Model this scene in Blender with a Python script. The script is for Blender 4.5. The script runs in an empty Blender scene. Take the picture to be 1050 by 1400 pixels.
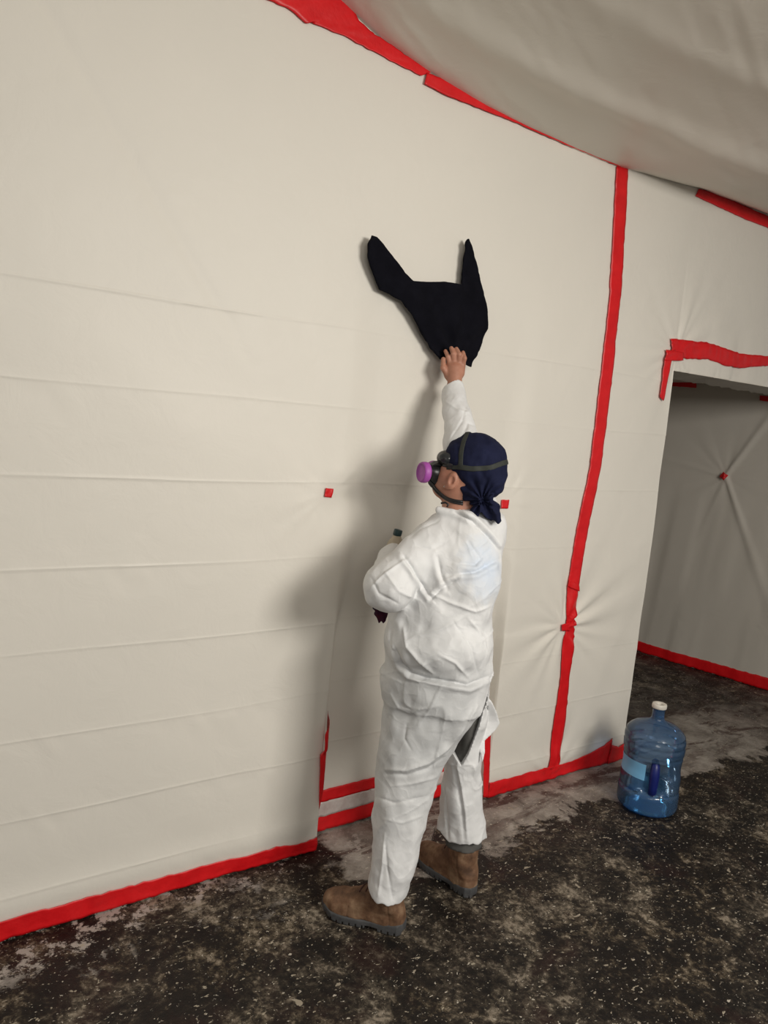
import bpy, bmesh, math
import numpy as np
from mathutils import Vector, Matrix

SC = bpy.context.scene
COL = SC.collection

# ------------------------------------------------------------------ camera
# world: X runs along the sheeted wall, Y into it, Z up; the camera stands at x=y=0
F, H, CX, CY = 1000.0, 1.68, 525.0, 700.0
_dn = np.array([-655.0, 7770.0, F]); _dn /= np.linalg.norm(_dn)
_x = np.array([1475.0, -5.0, F]); _x = _x - _dn * _x.dot(_dn); _x /= np.linalg.norm(_x)
_z = -_dn; _y = np.cross(_x, _z)
if _y[2] < 0: _y = -_y
R = np.array([_x, _y, _z])
cam_d = bpy.data.cameras.new('camera'); cam = bpy.data.objects.new('camera', cam_d); COL.objects.link(cam)
cam_d.sensor_fit = 'VERTICAL'; cam_d.sensor_height = 36.0; cam_d.lens = 36.0 * F / 1400.0
cam_d.clip_start = 0.02
M4 = Matrix.Identity(4)
for i in range(3):
    M4[i][0] = R[i, 0]; M4[i][1] = -R[i, 1]; M4[i][2] = -R[i, 2]
M4[0][3] = 0; M4[1][3] = 0; M4[2][3] = H
cam.matrix_world = M4
SC.camera = cam

# ------------------------------------------------------------------ light
w = bpy.data.worlds.new('world'); SC.world = w; w.use_nodes = True
w.node_tree.nodes['Background'].inputs['Color'].default_value = (1.0, 0.96, 0.90, 1)
w.node_tree.nodes['Background'].inputs['Strength'].default_value = 0.27

def area(name, loc, target, size, power, color):
    l = bpy.data.lights.new(name, 'AREA'); l.shape = 'RECTANGLE'; l.size = size[0]; l.size_y = size[1]
    l.energy = power; l.color = color
    o = bpy.data.objects.new(name, l); COL.objects.link(o); o.location = loc
    o.rotation_euler = (Vector(target) - Vector(loc)).to_track_quat('-Z', 'Y').to_euler()
    return o
area('work_light', (1.95, -1.15, 2.36), (1.4, 2.2, -0.5), (1.1, 0.8), 84, (1.0, 0.955, 0.88))
area('left_fill_light', (-0.3, -1.6, 2.36), (0.5, 2.2, -0.4), (1.6, 0.8), 26, (1.0, 0.955, 0.88))  # added fill from the left to brighten the wall, not an actual lamp
SC.view_settings.view_transform = 'Standard'
SC.view_settings.look = 'None'
SC.view_settings.gamma = 1.0
SC.view_settings.use_curve_mapping = False
SC.view_settings.exposure = 0.0

# ------------------------------------------------------------------ measuring helpers
def on(px, py, ax, val):                      # point of the photo that lies on a world plane
    d = R @ np.array([px - CX, py - CY, F]); o = np.array([0, 0, H]); t = (val - o[ax]) / d[ax]
    return o + t * d
def wx(px, py, y=2.27):                       # (X, Z) on the wall plane
    p = on(px, py, 1, y); return (p[0], p[2])
def fl(px, py):
    p = on(px, py, 2, 0); return (p[0], p[1])
# person frame: u to the right, v away, z up
FV = np.array([R[0, 2], R[1, 2]]); FV /= np.linalg.norm(FV); RV = np.array([FV[1], -FV[0]])
def K(px, py, D):
    d = R @ np.array([px - CX, py - CY, F]); o = np.array([0, 0, H])
    t = D / (d[0] * FV[0] + d[1] * FV[1]); p = o + t * d
    return np.array([p[0] * RV[0] + p[1] * RV[1], D, p[2]])
def uvz2w(q):
    q = np.asarray(q, float)
    return np.stack([q[..., 0] * RV[0] + q[..., 1] * FV[0], q[..., 0] * RV[1] + q[..., 1] * FV[1], q[..., 2]], -1)
def w2px(P):
    c = (P - np.array([0, 0, H])) @ R
    return np.stack([CX + F * c[:, 0] / c[:, 2], CY + F * c[:, 1] / c[:, 2]], -1)

# ------------------------------------------------------------------ noise
def _hash(ix, iy, iz, seed):
    n = (ix * 374761393 + iy * 668265263 + iz * 2147483647 + seed * 1274126177) & 0xffffffff
    n = ((n ^ (n >> 13)) * 1274126177) & 0xffffffff
    n = n ^ (n >> 16)
    return (n & 0xffff) / 32767.5 - 1.0
def noise(x, y, z, seed=0):
    x, y, z = np.broadcast_arrays(x, y, z)
    fx, fy, fz = np.floor(x), np.floor(y), np.floor(z)
    tx, ty, tz = x - fx, y - fy, z - fz
    tx, ty, tz = [t * t * t * (t * (t * 6 - 15) + 10) for t in (tx, ty, tz)]
    ix, iy, iz = fx.astype(np.int64), fy.astype(np.int64), fz.astype(np.int64)
    r = 0
    for a in (0, 1):
        for b in (0, 1):
            for c in (0, 1):
                r = r + _hash(ix + a, iy + b, iz + c, seed) * (tx if a else 1 - tx) * (ty if b else 1 - ty) * (tz if c else 1 - tz)
    return r
def sstep(a, b, x):
    t = np.clip((x - a) / (b - a), 0, 1); return t * t * (3 - 2 * t)

# ------------------------------------------------------------------ SDF toolkit
def smin(a, b, k):
    h = np.clip(0.5 + 0.5 * (b - a) / k, 0, 1)
    return b * (1 - h) + a * h - k * h * (1 - h)
def smax(a, b, k): return -smin(-a, -b, k)
def cone(a, b, ra, rb):
    a = np.array(a, float); b = np.array(b, float); ab = b - a; L2 = ab.dot(ab)
    def f(p):
        t = np.clip(((p - a) @ ab) / L2, 0, 1)
        return np.linalg.norm(p - a - t[:, None] * ab, axis=1) - (ra + (rb - ra) * t)
    return f
def ball(c, r):
    c = np.array(c, float)
    return lambda p: np.linalg.norm(p - c, axis=1) - r
def ellip(c, axes, r):
    c = np.array(c, float); A = np.array(axes, float); r = np.array(r, float)
    def f(p):
        q = (p - c) @ A.T
        k0 = np.linalg.norm(q / r, axis=1); k1 = np.linalg.norm(q / (r * r), axis=1) + 1e-9
        return k0 * (k0 - 1) / k1
    return f
def loft(rows):
    """rows: (u, v, z, a, b) cross-sections, interpolated over z; rounded at both ends"""
    rows = sorted(rows, key=lambda r: r[2]); A = np.array(rows, float)
    z0, z1 = A[0, 2], A[-1, 2]
    def f(p):
        z = p[:, 2]
        U, V, a, b = [np.interp(z, A[:, 2], A[:, i]) for i in (0, 1, 3, 4)]
        du, dv = p[:, 0] - U, p[:, 1] - V
        k0 = np.sqrt((du / a) ** 2 + (dv / b) ** 2); k1 = np.sqrt((du / a ** 2) ** 2 + (dv / b ** 2) ** 2) + 1e-6
        d = np.where(k0 < 0.05, -np.minimum(a, b), k0 * (k0 - 1) / k1)
        dz = np.maximum(z0 - z, z - z1)
        return np.maximum(d, dz) * 0.9
    return f
def poly2(P):
    P = np.array(P, float)
    def f(x, y):
        d = np.full(x.shape, 1e9); s = np.ones(x.shape)
        n = len(P)
        for i in range(n):
            a, b = P[i], P[i - 1]
            e = b - a; wx_, wy_ = x - a[0], y - a[1]
            t = np.clip((wx_ * e[0] + wy_ * e[1]) / (e @ e), 0, 1)
            bx, by = wx_ - e[0] * t, wy_ - e[1] * t
            d = np.minimum(d, bx * bx + by * by)
            c1 = y >= a[1]; c2 = y < b[1]; c3 = e[0] * wy_ > e[1] * wx_
            fl_ = (c1 & c2 & c3) | (~c1 & ~c2 & ~c3)
            s = np.where(fl_, -s, s)
        return s * np.sqrt(d)
    return f
def union(fs, k=0.02):
    def f(p):
        d = fs[0](p)
        for g in fs[1:]: d = smin(d, g(p), k)
        return d
    return f

def sdf_arrays(fn, lo, hi, h, blk=4, slack=0.0):
    lo = np.array(lo, float); n = np.ceil((np.array(hi) - lo) / h / blk).astype(int)
    N = n * blk
    c = [lo[i] + (np.arange(n[i]) + 0.5) * blk * h - h * 0.5 for i in range(3)]
    G = np.stack(np.meshgrid(*c, indexing='ij'), -1).reshape(-1, 3)
    dc = np.concatenate([fn(G[i:i + 200000]) for i in range(0, len(G), 200000)])
    act = np.abs(dc) < blk * h * 1.25 + slack
    Fd = np.repeat(np.repeat(np.repeat(np.sign(dc).reshape(n), blk, 0), blk, 1), blk, 2).astype(np.float32)
    Fd[Fd == 0] = 1
    bi = np.argwhere(act.reshape(n))
    off = np.stack(np.meshgrid(*[np.arange(blk)] * 3, indexing='ij'), -1).reshape(-1, 3)
    idx = (bi[:, None, :] * blk + off[None]).reshape(-1, 3)
    for i in range(0, len(idx), 300000):
        q = idx[i:i + 300000]
        Fd[q[:, 0], q[:, 1], q[:, 2]] = fn(lo + q * h)
    S = Fd < 0
    cnt = np.zeros(N - 1, np.int8)
    for a in (0, 1):
        for b in (0, 1):
            for c_ in (0, 1):
                cnt += S[a:N[0] - 1 + a, b:N[1] - 1 + b, c_:N[2] - 1 + c_]
    cells = np.argwhere((cnt > 0) & (cnt < 8))
    corner = {}
    for a in (0, 1):
        for b in (0, 1):
            for c_ in (0, 1):
                corner[(a, b, c_)] = Fd[cells[:, 0] + a, cells[:, 1] + b, cells[:, 2] + c_].astype(float)
    acc = np.zeros((len(cells), 3)); num = np.zeros(len(cells))
    for A in corner:
        for ax in range(3):
            if A[ax] == 0:
                B = list(A); B[ax] = 1; B = tuple(B)
                fa, fb = corner[A], corner[B]
                m = (fa < 0) != (fb < 0)
                t = np.where(m, fa / np.where(m, fa - fb, 1), 0)
                for j in range(3):
                    acc[:, j] += np.where(m, A[j] + (t if j == ax else 0), 0)
                num += m
    V = lo + (cells + acc / num[:, None]) * h
    mp = np.full(N - 1, -1, np.int32); mp[tuple(cells.T)] = np.arange(len(cells))
    faces = []
    for ax in range(3):
        sl0 = [slice(None)] * 3; sl1 = [slice(None)] * 3
        sl0[ax] = slice(0, -1); sl1[ax] = slice(1, None)
        e = np.argwhere(S[tuple(sl0)] != S[tuple(sl1)])
        o1, o2 = [(1, 2), (2, 0), (0, 1)][ax]
        ok = (e[:, o1] > 0) & (e[:, o2] > 0) & (e[:, o1] < N[o1] - 1) & (e[:, o2] < N[o2] - 1)
        e = e[ok]
        ins = S[tuple(e.T)]
        q = []
        for d1, d2 in ((0, 0), (1, 0), (1, 1), (0, 1)):
            c2 = e.copy(); c2[:, o1] -= d1; c2[:, o2] -= d2
            q.append(mp[tuple(c2.T)])
        q = np.stack(q, 1)
        q[~ins] = q[~ins][:, ::-1]
        faces.append(q)
    Fc = np.concatenate(faces); Fc = Fc[(Fc >= 0).all(1)]
    return V, Fc

def vnormals(V, Fc):
    n = np.cross(V[Fc[:, 2]] - V[Fc[:, 0]], V[Fc[:, 3]] - V[Fc[:, 1]])
    N = np.zeros_like(V)
    for i in range(4): np.add.at(N, Fc[:, i], n)
    return N / (np.linalg.norm(N, axis=1, keepdims=True) + 1e-12)

def raw_mesh(name, V, Fc, mat, parent=None, smooth=True):
    me = bpy.data.meshes.new(name)
    V = np.ascontiguousarray(V, np.float32); Fc = np.ascontiguousarray(Fc, np.int32)
    k = Fc.shape[1]
    me.vertices.add(len(V)); me.vertices.foreach_set('co', V.ravel())
    me.loops.add(Fc.size); me.loops.foreach_set('vertex_index', Fc.ravel())
    me.polygons.add(len(Fc)); me.polygons.foreach_set('loop_start', np.arange(0, Fc.size, k, dtype=np.int32))
    me.update(calc_edges=True); me.validate()
    if smooth: me.polygons.foreach_set('use_smooth', np.ones(len(me.polygons), bool))
    if mat: me.materials.append(mat)
    o = bpy.data.objects.new(name, me); COL.objects.link(o)
    if parent: o.parent = parent
    return o
BASE = {}
def sdf_obj(name, fn, lo, hi, h, mat, parent=None, post=None, slack=0.0, frame='uvz'):
    V, Fc = sdf_arrays(fn, lo, hi, h, slack=slack)
    if frame == 'uvz': V = uvz2w(V)          # a right-handed frame needs no face flip
    if post is not None: V = post(V, Fc)
    if parent: V = V - np.array(parent.location)
    return raw_mesh(name, V, Fc, mat, parent)

def tag(o, label=None, cat=None, group=None, kind=None):
    if label: o['label'] = label
    if cat: o['category'] = cat
    if group: o['group'] = group
    if kind: o['kind'] = kind
    return o
def empty(name, loc):
    o = bpy.data.objects.new(name, None); COL.objects.link(o); o.location = loc; return o
def finish_bm(name, bm, mat, parent=None, smooth=True):
    bmesh.ops.recalc_face_normals(bm, faces=bm.faces)
    me = bpy.data.meshes.new(name); bm.to_mesh(me); bm.free()
    if smooth:
        for p in me.polygons: p.use_smooth = True
    if mat: me.materials.append(mat)
    o = bpy.data.objects.new(name, me); COL.objects.link(o)
    if parent: o.parent = parent
    return o
def box_bm(bm, lo, hi):
    lo, hi = Vector(lo), Vector(hi)
    m = Matrix.Translation((lo + hi) / 2) @ Matrix.Diagonal((*(hi - lo), 1))
    bmesh.ops.create_cube(bm, size=1, matrix=m)
def tube(name, pts, rad, mat, parent=None, sides=10, flat=None):
    """closed-end tube through world points; rad scalar or list; flat=(normals, ratio) makes a strap"""
    pts = [Vector(p) for p in pts]; n = len(pts)
    org = Vector((0, 0, 0)); q_ = parent
    while q_: org = org + Vector(q_.location); q_ = q_.parent
    rad = [rad] * n if np.isscalar(rad) else rad
    V, Fs = [], []
    prev = None
    for i, p in enumerate(pts):
        t = (pts[min(i + 1, n - 1)] - pts[max(i - 1, 0)]).normalized()
        if flat is not None: a = Vector(flat[0][i]); a = (a - t * a.dot(t)).normalized()
        else:
            a = prev if prev is not None else (Vector((0, 0, 1)) if abs(t.z) < 0.9 else Vector((1, 0, 0)))
            a = (a - t * a.dot(t)).normalized()
        prev = a; b = t.cross(a)
        for k in range(sides):
            th = 2 * math.pi * k / sides
            ra = rad[i] * (flat[1] if flat is not None else 1)
            V.append(p - org + a * math.cos(th) * ra + b * math.sin(th) * rad[i])
    for i in range(n - 1):
        for k in range(sides):
            k2 = (k + 1) % sides
            Fs.append((i * sides + k, i * sides + k2, (i + 1) * sides + k2, (i + 1) * sides + k))
    Fs.append(tuple(range(sides))[::-1]); Fs.append(tuple((n - 1) * sides + k for k in range(sides)))
    me = bpy.data.meshes.new(name); me.from_pydata(V, [], Fs); me.update()
    for p in me.polygons: p.use_smooth = True
    me.materials.append(mat)
    o = bpy.data.objects.new(name, me); COL.objects.link(o)
    if parent: o.parent = parent
    return o

# ------------------------------------------------------------------ materials
def mat_new(name):
    m = bpy.data.materials.new(name); m.use_nodes = True
    return m, m.node_tree, m.node_tree.nodes['Principled BSDF']
def nd(nt, t, **kw):
    n = nt.nodes.new(t)
    for k, v in kw.items(): setattr(n, k, v)
    return n
def tex(nt, scale, detail=4, rough=0.55, dist=0.0, mapping=None, typ='ShaderNodeTexNoise', coord='Object'):
    tc = nd(nt, 'ShaderNodeTexCoord'); mp = nd(nt, 'ShaderNodeMapping'); n = nd(nt, typ)
    nt.links.new(tc.outputs[coord], mp.inputs['Vector']); nt.links.new(mp.outputs[0], n.inputs['Vector'])
    n.inputs['Scale'].default_value = scale
    if typ == 'ShaderNodeTexNoise':
        n.inputs['Detail'].default_value = detail; n.inputs['Roughness'].default_value = rough
        n.inputs['Distortion'].default_value = dist
    if mapping:
        mp.inputs['Location'].default_value = mapping.get('loc', (0, 0, 0))
        mp.inputs['Scale'].default_value = mapping.get('scale', (1, 1, 1))
        mp.inputs['Rotation'].default_value = mapping.get('rot', (0, 0, 0))
    return n.outputs[0]
def ramp(nt, fac, stops):
    r = nd(nt, 'ShaderNodeValToRGB'); nt.links.new(fac, r.inputs[0])
    cr = r.color_ramp
    while len(cr.elements) < len(stops): cr.elements.new(0.5)
    for e, (p, c) in zip(cr.elements, stops):
        e.position = p; e.color = (*c, 1) if len(c) == 3 else c
    return r.outputs[0]
def mix(nt, fac, a, b, mode='MIX'):
    m = nd(nt, 'ShaderNodeMix', data_type='RGBA', blend_type=mode)
    for s, v in ((0, fac), (6, a), (7, b)):
        if hasattr(v, 'is_linked') or hasattr(v, 'links'): nt.links.new(v, m.inputs[s])
        elif np.isscalar(v): m.inputs[s].default_value = v
        else: m.inputs[s].default_value = (*v, 1)
    return m.outputs[2]
def math_(nt, op, a, b=None, clamp=False):
    m = nd(nt, 'ShaderNodeMath', operation=op, use_clamp=clamp)
    for i, v in enumerate((a, b)):
        if v is None: continue
        if hasattr(v, 'links'): nt.links.new(v, m.inputs[i])
        else: m.inputs[i].default_value = v
    return m.outputs[0]
def maprange(nt, v, a, b, c=0.0, d=1.0):
    m = nd(nt, 'ShaderNodeMapRange'); nt.links.new(v, m.inputs[0])
    for i, x in enumerate((a, b, c, d)): m.inputs[i + 1].default_value = x
    return m.outputs[0]
def bump(nt, bsdf, h, strength, dist, prev=None):
    b = nd(nt, 'ShaderNodeBump'); b.inputs['Strength'].default_value = strength; b.inputs['Distance'].default_value = dist
    nt.links.new(h, b.inputs['Height'])
    if prev is not None: nt.links.new(prev, b.inputs['Normal'])
    nt.links.new(b.outputs[0], bsdf.inputs['Normal']); return b.outputs[0]

def simple(name, c1, c2, scale=20, rough=0.6, bscale=120, bstr=0.15, bdist=0.002, spec=0.5, **kw):
    m, nt, b = mat_new(name)
    n = tex(nt, scale, 4, 0.6)
    nt.links.new(ramp(nt, n, [(0.3, c1), (0.7, c2)]), b.inputs['Base Color'])
    b.inputs['Roughness'].default_value = rough
    b.inputs['Specular IOR Level'].default_value = spec
    for k, v in kw.items(): b.inputs[k].default_value = v
    if bstr: bump(nt, b, tex(nt, bscale, 3), bstr, bdist)
    return m

def sheeting(name, c1, c2, rough=0.48):
    m, nt, b = mat_new(name)
    n = tex(nt, 1.3, 3, 0.5)
    nt.links.new(ramp(nt, n, [(0.3, c1), (0.7, c2)]), b.inputs['Base Color'])
    b.inputs['Roughness'].default_value = rough
    b.inputs['Specular IOR Level'].default_value = 0.35
    b1 = bump(nt, b, tex(nt, 9, 4, 0.55, 0.6), 0.22, 0.012)
    bump(nt, b, tex(nt, 160, 2, 0.6), 0.10, 0.001, b1)
    return m
M_SHEET = sheeting('white_sheeting', (0.735, 0.703, 0.638), (0.765, 0.73, 0.662))
M_CEIL = sheeting('ceiling_sheeting', (0.73, 0.685, 0.61), (0.76, 0.715, 0.64))
M_INNER = sheeting('dimmed_sheeting', (0.60, 0.565, 0.505), (0.63, 0.59, 0.53))  # darker copy of the white sheeting, the inner room's dimness put into its colour
M_TAPE = simple('red_tape', (0.62, 0.004, 0.008), (0.75, 0.010, 0.014), 14, 0.42, 60, 0.35, 0.003, 0.45)
M_CLEAR = simple('pale_film', (0.52, 0.42, 0.40), (0.66, 0.60, 0.57), 30, 0.25, 30, 0.5, 0.004)
M_PLASTER = simple('plaster', (0.30, 0.22, 0.14), (0.40, 0.31, 0.20), 6, 0.8)
M_RAG = simple('black_rag', (0.0035, 0.0035, 0.006), (0.006, 0.006, 0.010), 20, 0.95, 400, 0.5, 0.001, 0.1)
M_NAVY = simple('navy_cloth', (0.006, 0.008, 0.028), (0.010, 0.013, 0.042), 16, 0.85, 500, 0.5, 0.0008, 0.2)
M_DARKRAG = simple('navy_maroon_cloth', (0.010, 0.008, 0.028), (0.055, 0.006, 0.015), 14, 0.9, 400, 0.5, 0.001, 0.2)
M_STRAP = simple('elastic_strap', (0.020, 0.024, 0.020), (0.030, 0.034, 0.028), 60, 0.75, 600, 0.4, 0.0005)
M_BLACK = simple('black_rubber', (0.010, 0.010, 0.011), (0.018, 0.018, 0.020), 30, 0.38)
M_LENS = simple('goggle_lens', (0.02, 0.022, 0.024), (0.03, 0.032, 0.034), 10, 0.12, bstr=0)
M_PINK = simple('magenta_filter', (0.31, 0.06, 0.32), (0.37, 0.08, 0.38), 20, 0.5)
M_SOLE = simple('grey_sole', (0.045, 0.046, 0.048), (0.075, 0.075, 0.078), 30, 0.7, 80, 0.3)
M_LACE = simple('dark_lace', (0.035, 0.012, 0.010), (0.06, 0.02, 0.015), 60, 0.8)
M_TROUSER = simple('grey_trousers', (0.085, 0.083, 0.078), (0.13, 0.127, 0.12), 12, 0.9, 500, 0.4, 0.0008, 0.2)
M_SOCK = simple('grey_sock', (0.16, 0.165, 0.165), (0.24, 0.24, 0.235), 60, 0.95, 300, 0.6, 0.001, 0.2)
M_BOTTLE = simple('beige_bottle', (0.42, 0.36, 0.27), (0.50, 0.43, 0.33), 10, 0.5)
M_TEAL = simple('dark_teal_cap', (0.008, 0.03, 0.033), (0.012, 0.045, 0.05), 10, 0.35)
M_METAL = simple('silver_stud', (0.7, 0.7, 0.68), (0.8, 0.8, 0.78), 10, 0.2, bstr=0, Metallic=1.0)

def leather():
    m, nt, b = mat_new('brown_leather')
    n = tex(nt, 14, 6, 0.65)
    nt.links.new(ramp(nt, n, [(0.34, (0.070, 0.034, 0.017)), (0.5, (0.155, 0.080, 0.042)), (0.64, (0.27, 0.17, 0.10))]), b.inputs['Base Color'])
    b.inputs['Roughness'].default_value = 0.75
    b1 = bump(nt, b, tex(nt, 30, 4, 0.6), 0.4, 0.004); bump(nt, b, tex(nt, 260, 2), 0.3, 0.0008, b1)
    return m
M_BOOT = leather()
def skin():
    m, nt, b = mat_new('skin')
    n = tex(nt, 18, 4, 0.6)
    nt.links.new(ramp(nt, n, [(0.3, (0.37, 0.165, 0.105)), (0.7, (0.49, 0.24, 0.165))]), b.inputs['Base Color'])
    b.inputs['Roughness'].default_value = 0.55
    b.inputs['Subsurface Weight'].default_value = 0.12
    b.inputs['Subsurface Radius'].default_value = (0.012, 0.005, 0.003)
    b.inputs['Subsurface Scale'].default_value = 0.5
    bump(nt, b, tex(nt, 180, 3), 0.2, 0.0006)
    return m
M_SKIN = skin()

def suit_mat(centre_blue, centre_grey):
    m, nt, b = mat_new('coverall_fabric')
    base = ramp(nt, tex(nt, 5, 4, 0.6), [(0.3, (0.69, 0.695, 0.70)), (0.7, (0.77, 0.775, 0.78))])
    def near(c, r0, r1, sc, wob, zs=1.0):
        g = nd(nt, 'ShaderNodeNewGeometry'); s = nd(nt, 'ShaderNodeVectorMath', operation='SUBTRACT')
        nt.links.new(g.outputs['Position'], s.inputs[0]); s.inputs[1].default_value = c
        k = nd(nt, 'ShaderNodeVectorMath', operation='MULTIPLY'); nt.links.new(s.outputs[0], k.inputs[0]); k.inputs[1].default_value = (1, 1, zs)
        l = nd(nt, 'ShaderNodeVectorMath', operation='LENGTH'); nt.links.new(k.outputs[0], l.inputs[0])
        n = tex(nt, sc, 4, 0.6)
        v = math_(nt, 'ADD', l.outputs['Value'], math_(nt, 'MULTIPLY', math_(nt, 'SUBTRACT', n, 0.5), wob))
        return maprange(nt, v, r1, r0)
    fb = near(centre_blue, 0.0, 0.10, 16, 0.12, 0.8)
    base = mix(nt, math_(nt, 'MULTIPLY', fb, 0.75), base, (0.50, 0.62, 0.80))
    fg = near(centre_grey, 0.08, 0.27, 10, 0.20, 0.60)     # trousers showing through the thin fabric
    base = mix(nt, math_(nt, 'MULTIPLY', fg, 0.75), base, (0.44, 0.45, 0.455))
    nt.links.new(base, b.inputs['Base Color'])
    b.inputs['Roughness'].default_value = 0.6
    b.inputs['Specular IOR Level'].default_value = 0.3
    b.inputs['Sheen Weight'].default_value = 0.1
    def ridge(sc, loc, d=0.3):
        n = tex(nt, sc, 2, 0.4, d, {'loc': loc}); a = math_(nt, 'ABSOLUTE', math_(nt, 'SUBTRACT', n, 0.5))
        return maprange(nt, a, 0.0, 0.09, 1.0, 0.0)
    hgt = math_(nt, 'ADD', math_(nt, 'MULTIPLY', ridge(7, (3, 1, 2)), 1.0), math_(nt, 'MULTIPLY', ridge(15, (8, 4, 1)), 0.5))
    b0 = bump(nt, b, hgt, 0.30, 0.005)
    b1 = bump(nt, b, tex(nt, 26, 5, 0.62, 0.6), 0.25, 0.005, b0)
    bump(nt, b, tex(nt, 420, 2), 0.2, 0.0006, b1)
    return m

def floor_mat():
    m, nt, b = mat_new('worn_tarry_floor')
    # (scuffed, dusty and chipped tar over concrete)
    big = tex(nt, 1.5, 6, 0.62, 0.4); mid = tex(nt, 6.5, 10, 0.74, 0.35); fine = tex(nt, 42, 6, 0.75, 0.3)
    v = math_(nt, 'ADD', math_(nt, 'ADD', math_(nt, 'MULTIPLY', mid, 0.52), math_(nt, 'MULTIPLY', fine, 0.36)), math_(nt, 'MULTIPLY', big, 0.12))
    c = ramp(nt, v, [(0.42, (0.0045, 0.0032, 0.0027)), (0.50, (0.010, 0.007, 0.005)), (0.53, (0.034, 0.025, 0.016)), (0.56, (0.10, 0.078, 0.052)), (0.61, (0.30, 0.25, 0.19))])
    # dusty brown-grey worn areas
    dust = ramp(nt, tex(nt, 2.3, 6, 0.66, 0.3, {'loc': (5.1, 0.3, 0)}), [(0.44, (0, 0, 0)), (0.60, (1, 1, 1))])
    dcol = ramp(nt, v, [(0.45, (0.006, 0.0045, 0.0035)), (0.50, (0.032, 0.025, 0.018)), (0.535, (0.085, 0.070, 0.052)), (0.59, (0.27, 0.23, 0.18))])
    c = mix(nt, math_(nt, 'MULTIPLY', dust, 0.8), c, dcol)
    red = ramp(nt, tex(nt, 3.1, 5, 0.6, 0.5, {'loc': (3.1, 1.7, 0)}), [(0.56, (0, 0, 0)), (0.66, (1, 1, 1))])
    c = mix(nt, math_(nt, 'MULTIPLY', red, 0.55), c, (0.022, 0.007, 0.006))
    # bare concrete along the wall
    g = nd(nt, 'ShaderNodeNewGeometry'); sx = nd(nt, 'ShaderNodeSeparateXYZ'); nt.links.new(g.outputs['Position'], sx.inputs[0])
    wob = math_(nt, 'MULTIPLY', math_(nt, 'SUBTRACT', tex(nt, 2.6, 7, 0.68, 0.4, {'loc': (0.4, 5.3, 0)}), 0.5), 1.1)
    yy = math_(nt, 'ADD', sx.outputs['Y'], wob)
    cm = math_(nt, 'MULTIPLY', maprange(nt, yy, 1.99, 2.03), maprange(nt, math_(nt, 'ADD', sx.outputs['X'], wob), 1.30, 1.36))
    cm = math_(nt, 'MULTIPLY', cm, maprange(nt, sx.outputs['X'], 4.2, 4.6, 1.0, 0.3))
    cm = math_(nt, 'MULTIPLY', cm, maprange(nt, sx.outputs['Y'], 2.45, 2.6, 1.0, 0.2))
    conc = ramp(nt, mid, [(0.36, (0.13, 0.11, 0.095)), (0.5, (0.27, 0.24, 0.21)), (0.64, (0.40, 0.365, 0.325))])
    red2 = ramp(nt, tex(nt, 5, 6, 0.68, 0.6, {'scale': (0.6, 1.7, 1), 'loc': (7.3, 2.2, 0)}), [(0.50, (0, 0, 0)), (0.56, (1, 1, 1))])
    nearw = maprange(nt, sx.outputs['Y'], 2.02, 2.2, 0.35, 1.0)
    conc = mix(nt, math_(nt, 'MULTIPLY', math_(nt, 'MULTIPLY', red2, 0.8), nearw), conc, (0.045, 0.016, 0.012))
    c = mix(nt, cm, c, conc)
    # pale paint left near the wall
    pn = tex(nt, 8, 9, 0.78, 0.15, {'loc': (1.3, 8.8, 0)})
    near = maprange(nt, yy, 2.06, 2.20)
    left = maprange(nt, sx.outputs['X'], 1.70, 1.85, 1.0, 0.15)
    pm = math_(nt, 'MULTIPLY', math_(nt, 'MULTIPLY', maprange(nt, pn, 0.525, 0.555), near), left)
    c = mix(nt, pm, c, (0.40, 0.365, 0.33))
    def flecks(scale, th, soft, loc, stretch, col, c, ang=0.5, amt=0.9, d=0.4):
        n = tex(nt, scale, 3, 0.6, d, {'loc': loc, 'scale': stretch, 'rot': (0, 0, ang)})
        return mix(nt, math_(nt, 'MULTIPLY', maprange(nt, n, th, th + soft), amt), c, col)
    c = flecks(13, 0.695, 0.012, (0, 0, 0), (1, 1.3, 1), (0.36, 0.31, 0.24), c)
    c = flecks(36, 0.655, 0.02, (2, 5, 0), (1, 1.7, 1), (0.40, 0.35, 0.27), c, 0.9)
    c = flecks(60, 0.66, 0.02, (4, 1, 0), (1, 1.4, 1), (0.55, 0.50, 0.42), c, 0.2)
    c = flecks(95, 0.70, 0.03, (9, 1, 0), (1, 1.2, 1), (0.75, 0.70, 0.62), c, 0.2)
    nt.links.new(c, b.inputs['Base Color'])
    b.inputs['Specular IOR Level'].default_value = 0.30
    nt.links.new(maprange(nt, big, 0.35, 0.62, 0.38, 0.8), b.inputs['Roughness'])
    b1 = bump(nt, b, mid, 0.6, 0.010); bump(nt, b, fine, 0.7, 0.005, b1)
    return m
M_FLOOR = floor_mat()

# ------------------------------------------------------------------ setting
bm = bmesh.new(); box_bm(bm, (-2.5, -3.5, -0.1), (7.0, 5.2, 0.0)); fo = finish_bm('floor', bm, M_FLOOR, smooth=False); tag(fo, kind='structure')
YW = 2.27            # face of the sheeted wall
XO, ZO = 3.22, 2.03  # opening: left jamb and header
ZT = 2.93
bm = bmesh.new()
box_bm(bm, (-2.5, 2.42, 0), (XO + 0.03, 2.58, 3.15)); box_bm(bm, (XO + 0.03, 2.42, ZO + 0.06), (5.2, 2.58, 3.15)); box_bm(bm, (5.2, 2.42, 0), (7.0, 2.58, 3.15))
tag(finish_bm('wall_front', bm, M_PLASTER, smooth=False), kind='structure')
bm = bmesh.new(); box_bm(bm, (-2.5, -3.5, 3.15), (7.0, 2.6, 3.25)); tag(finish_bm('ceiling', bm, M_PLASTER, smooth=False), kind='structure')

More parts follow.
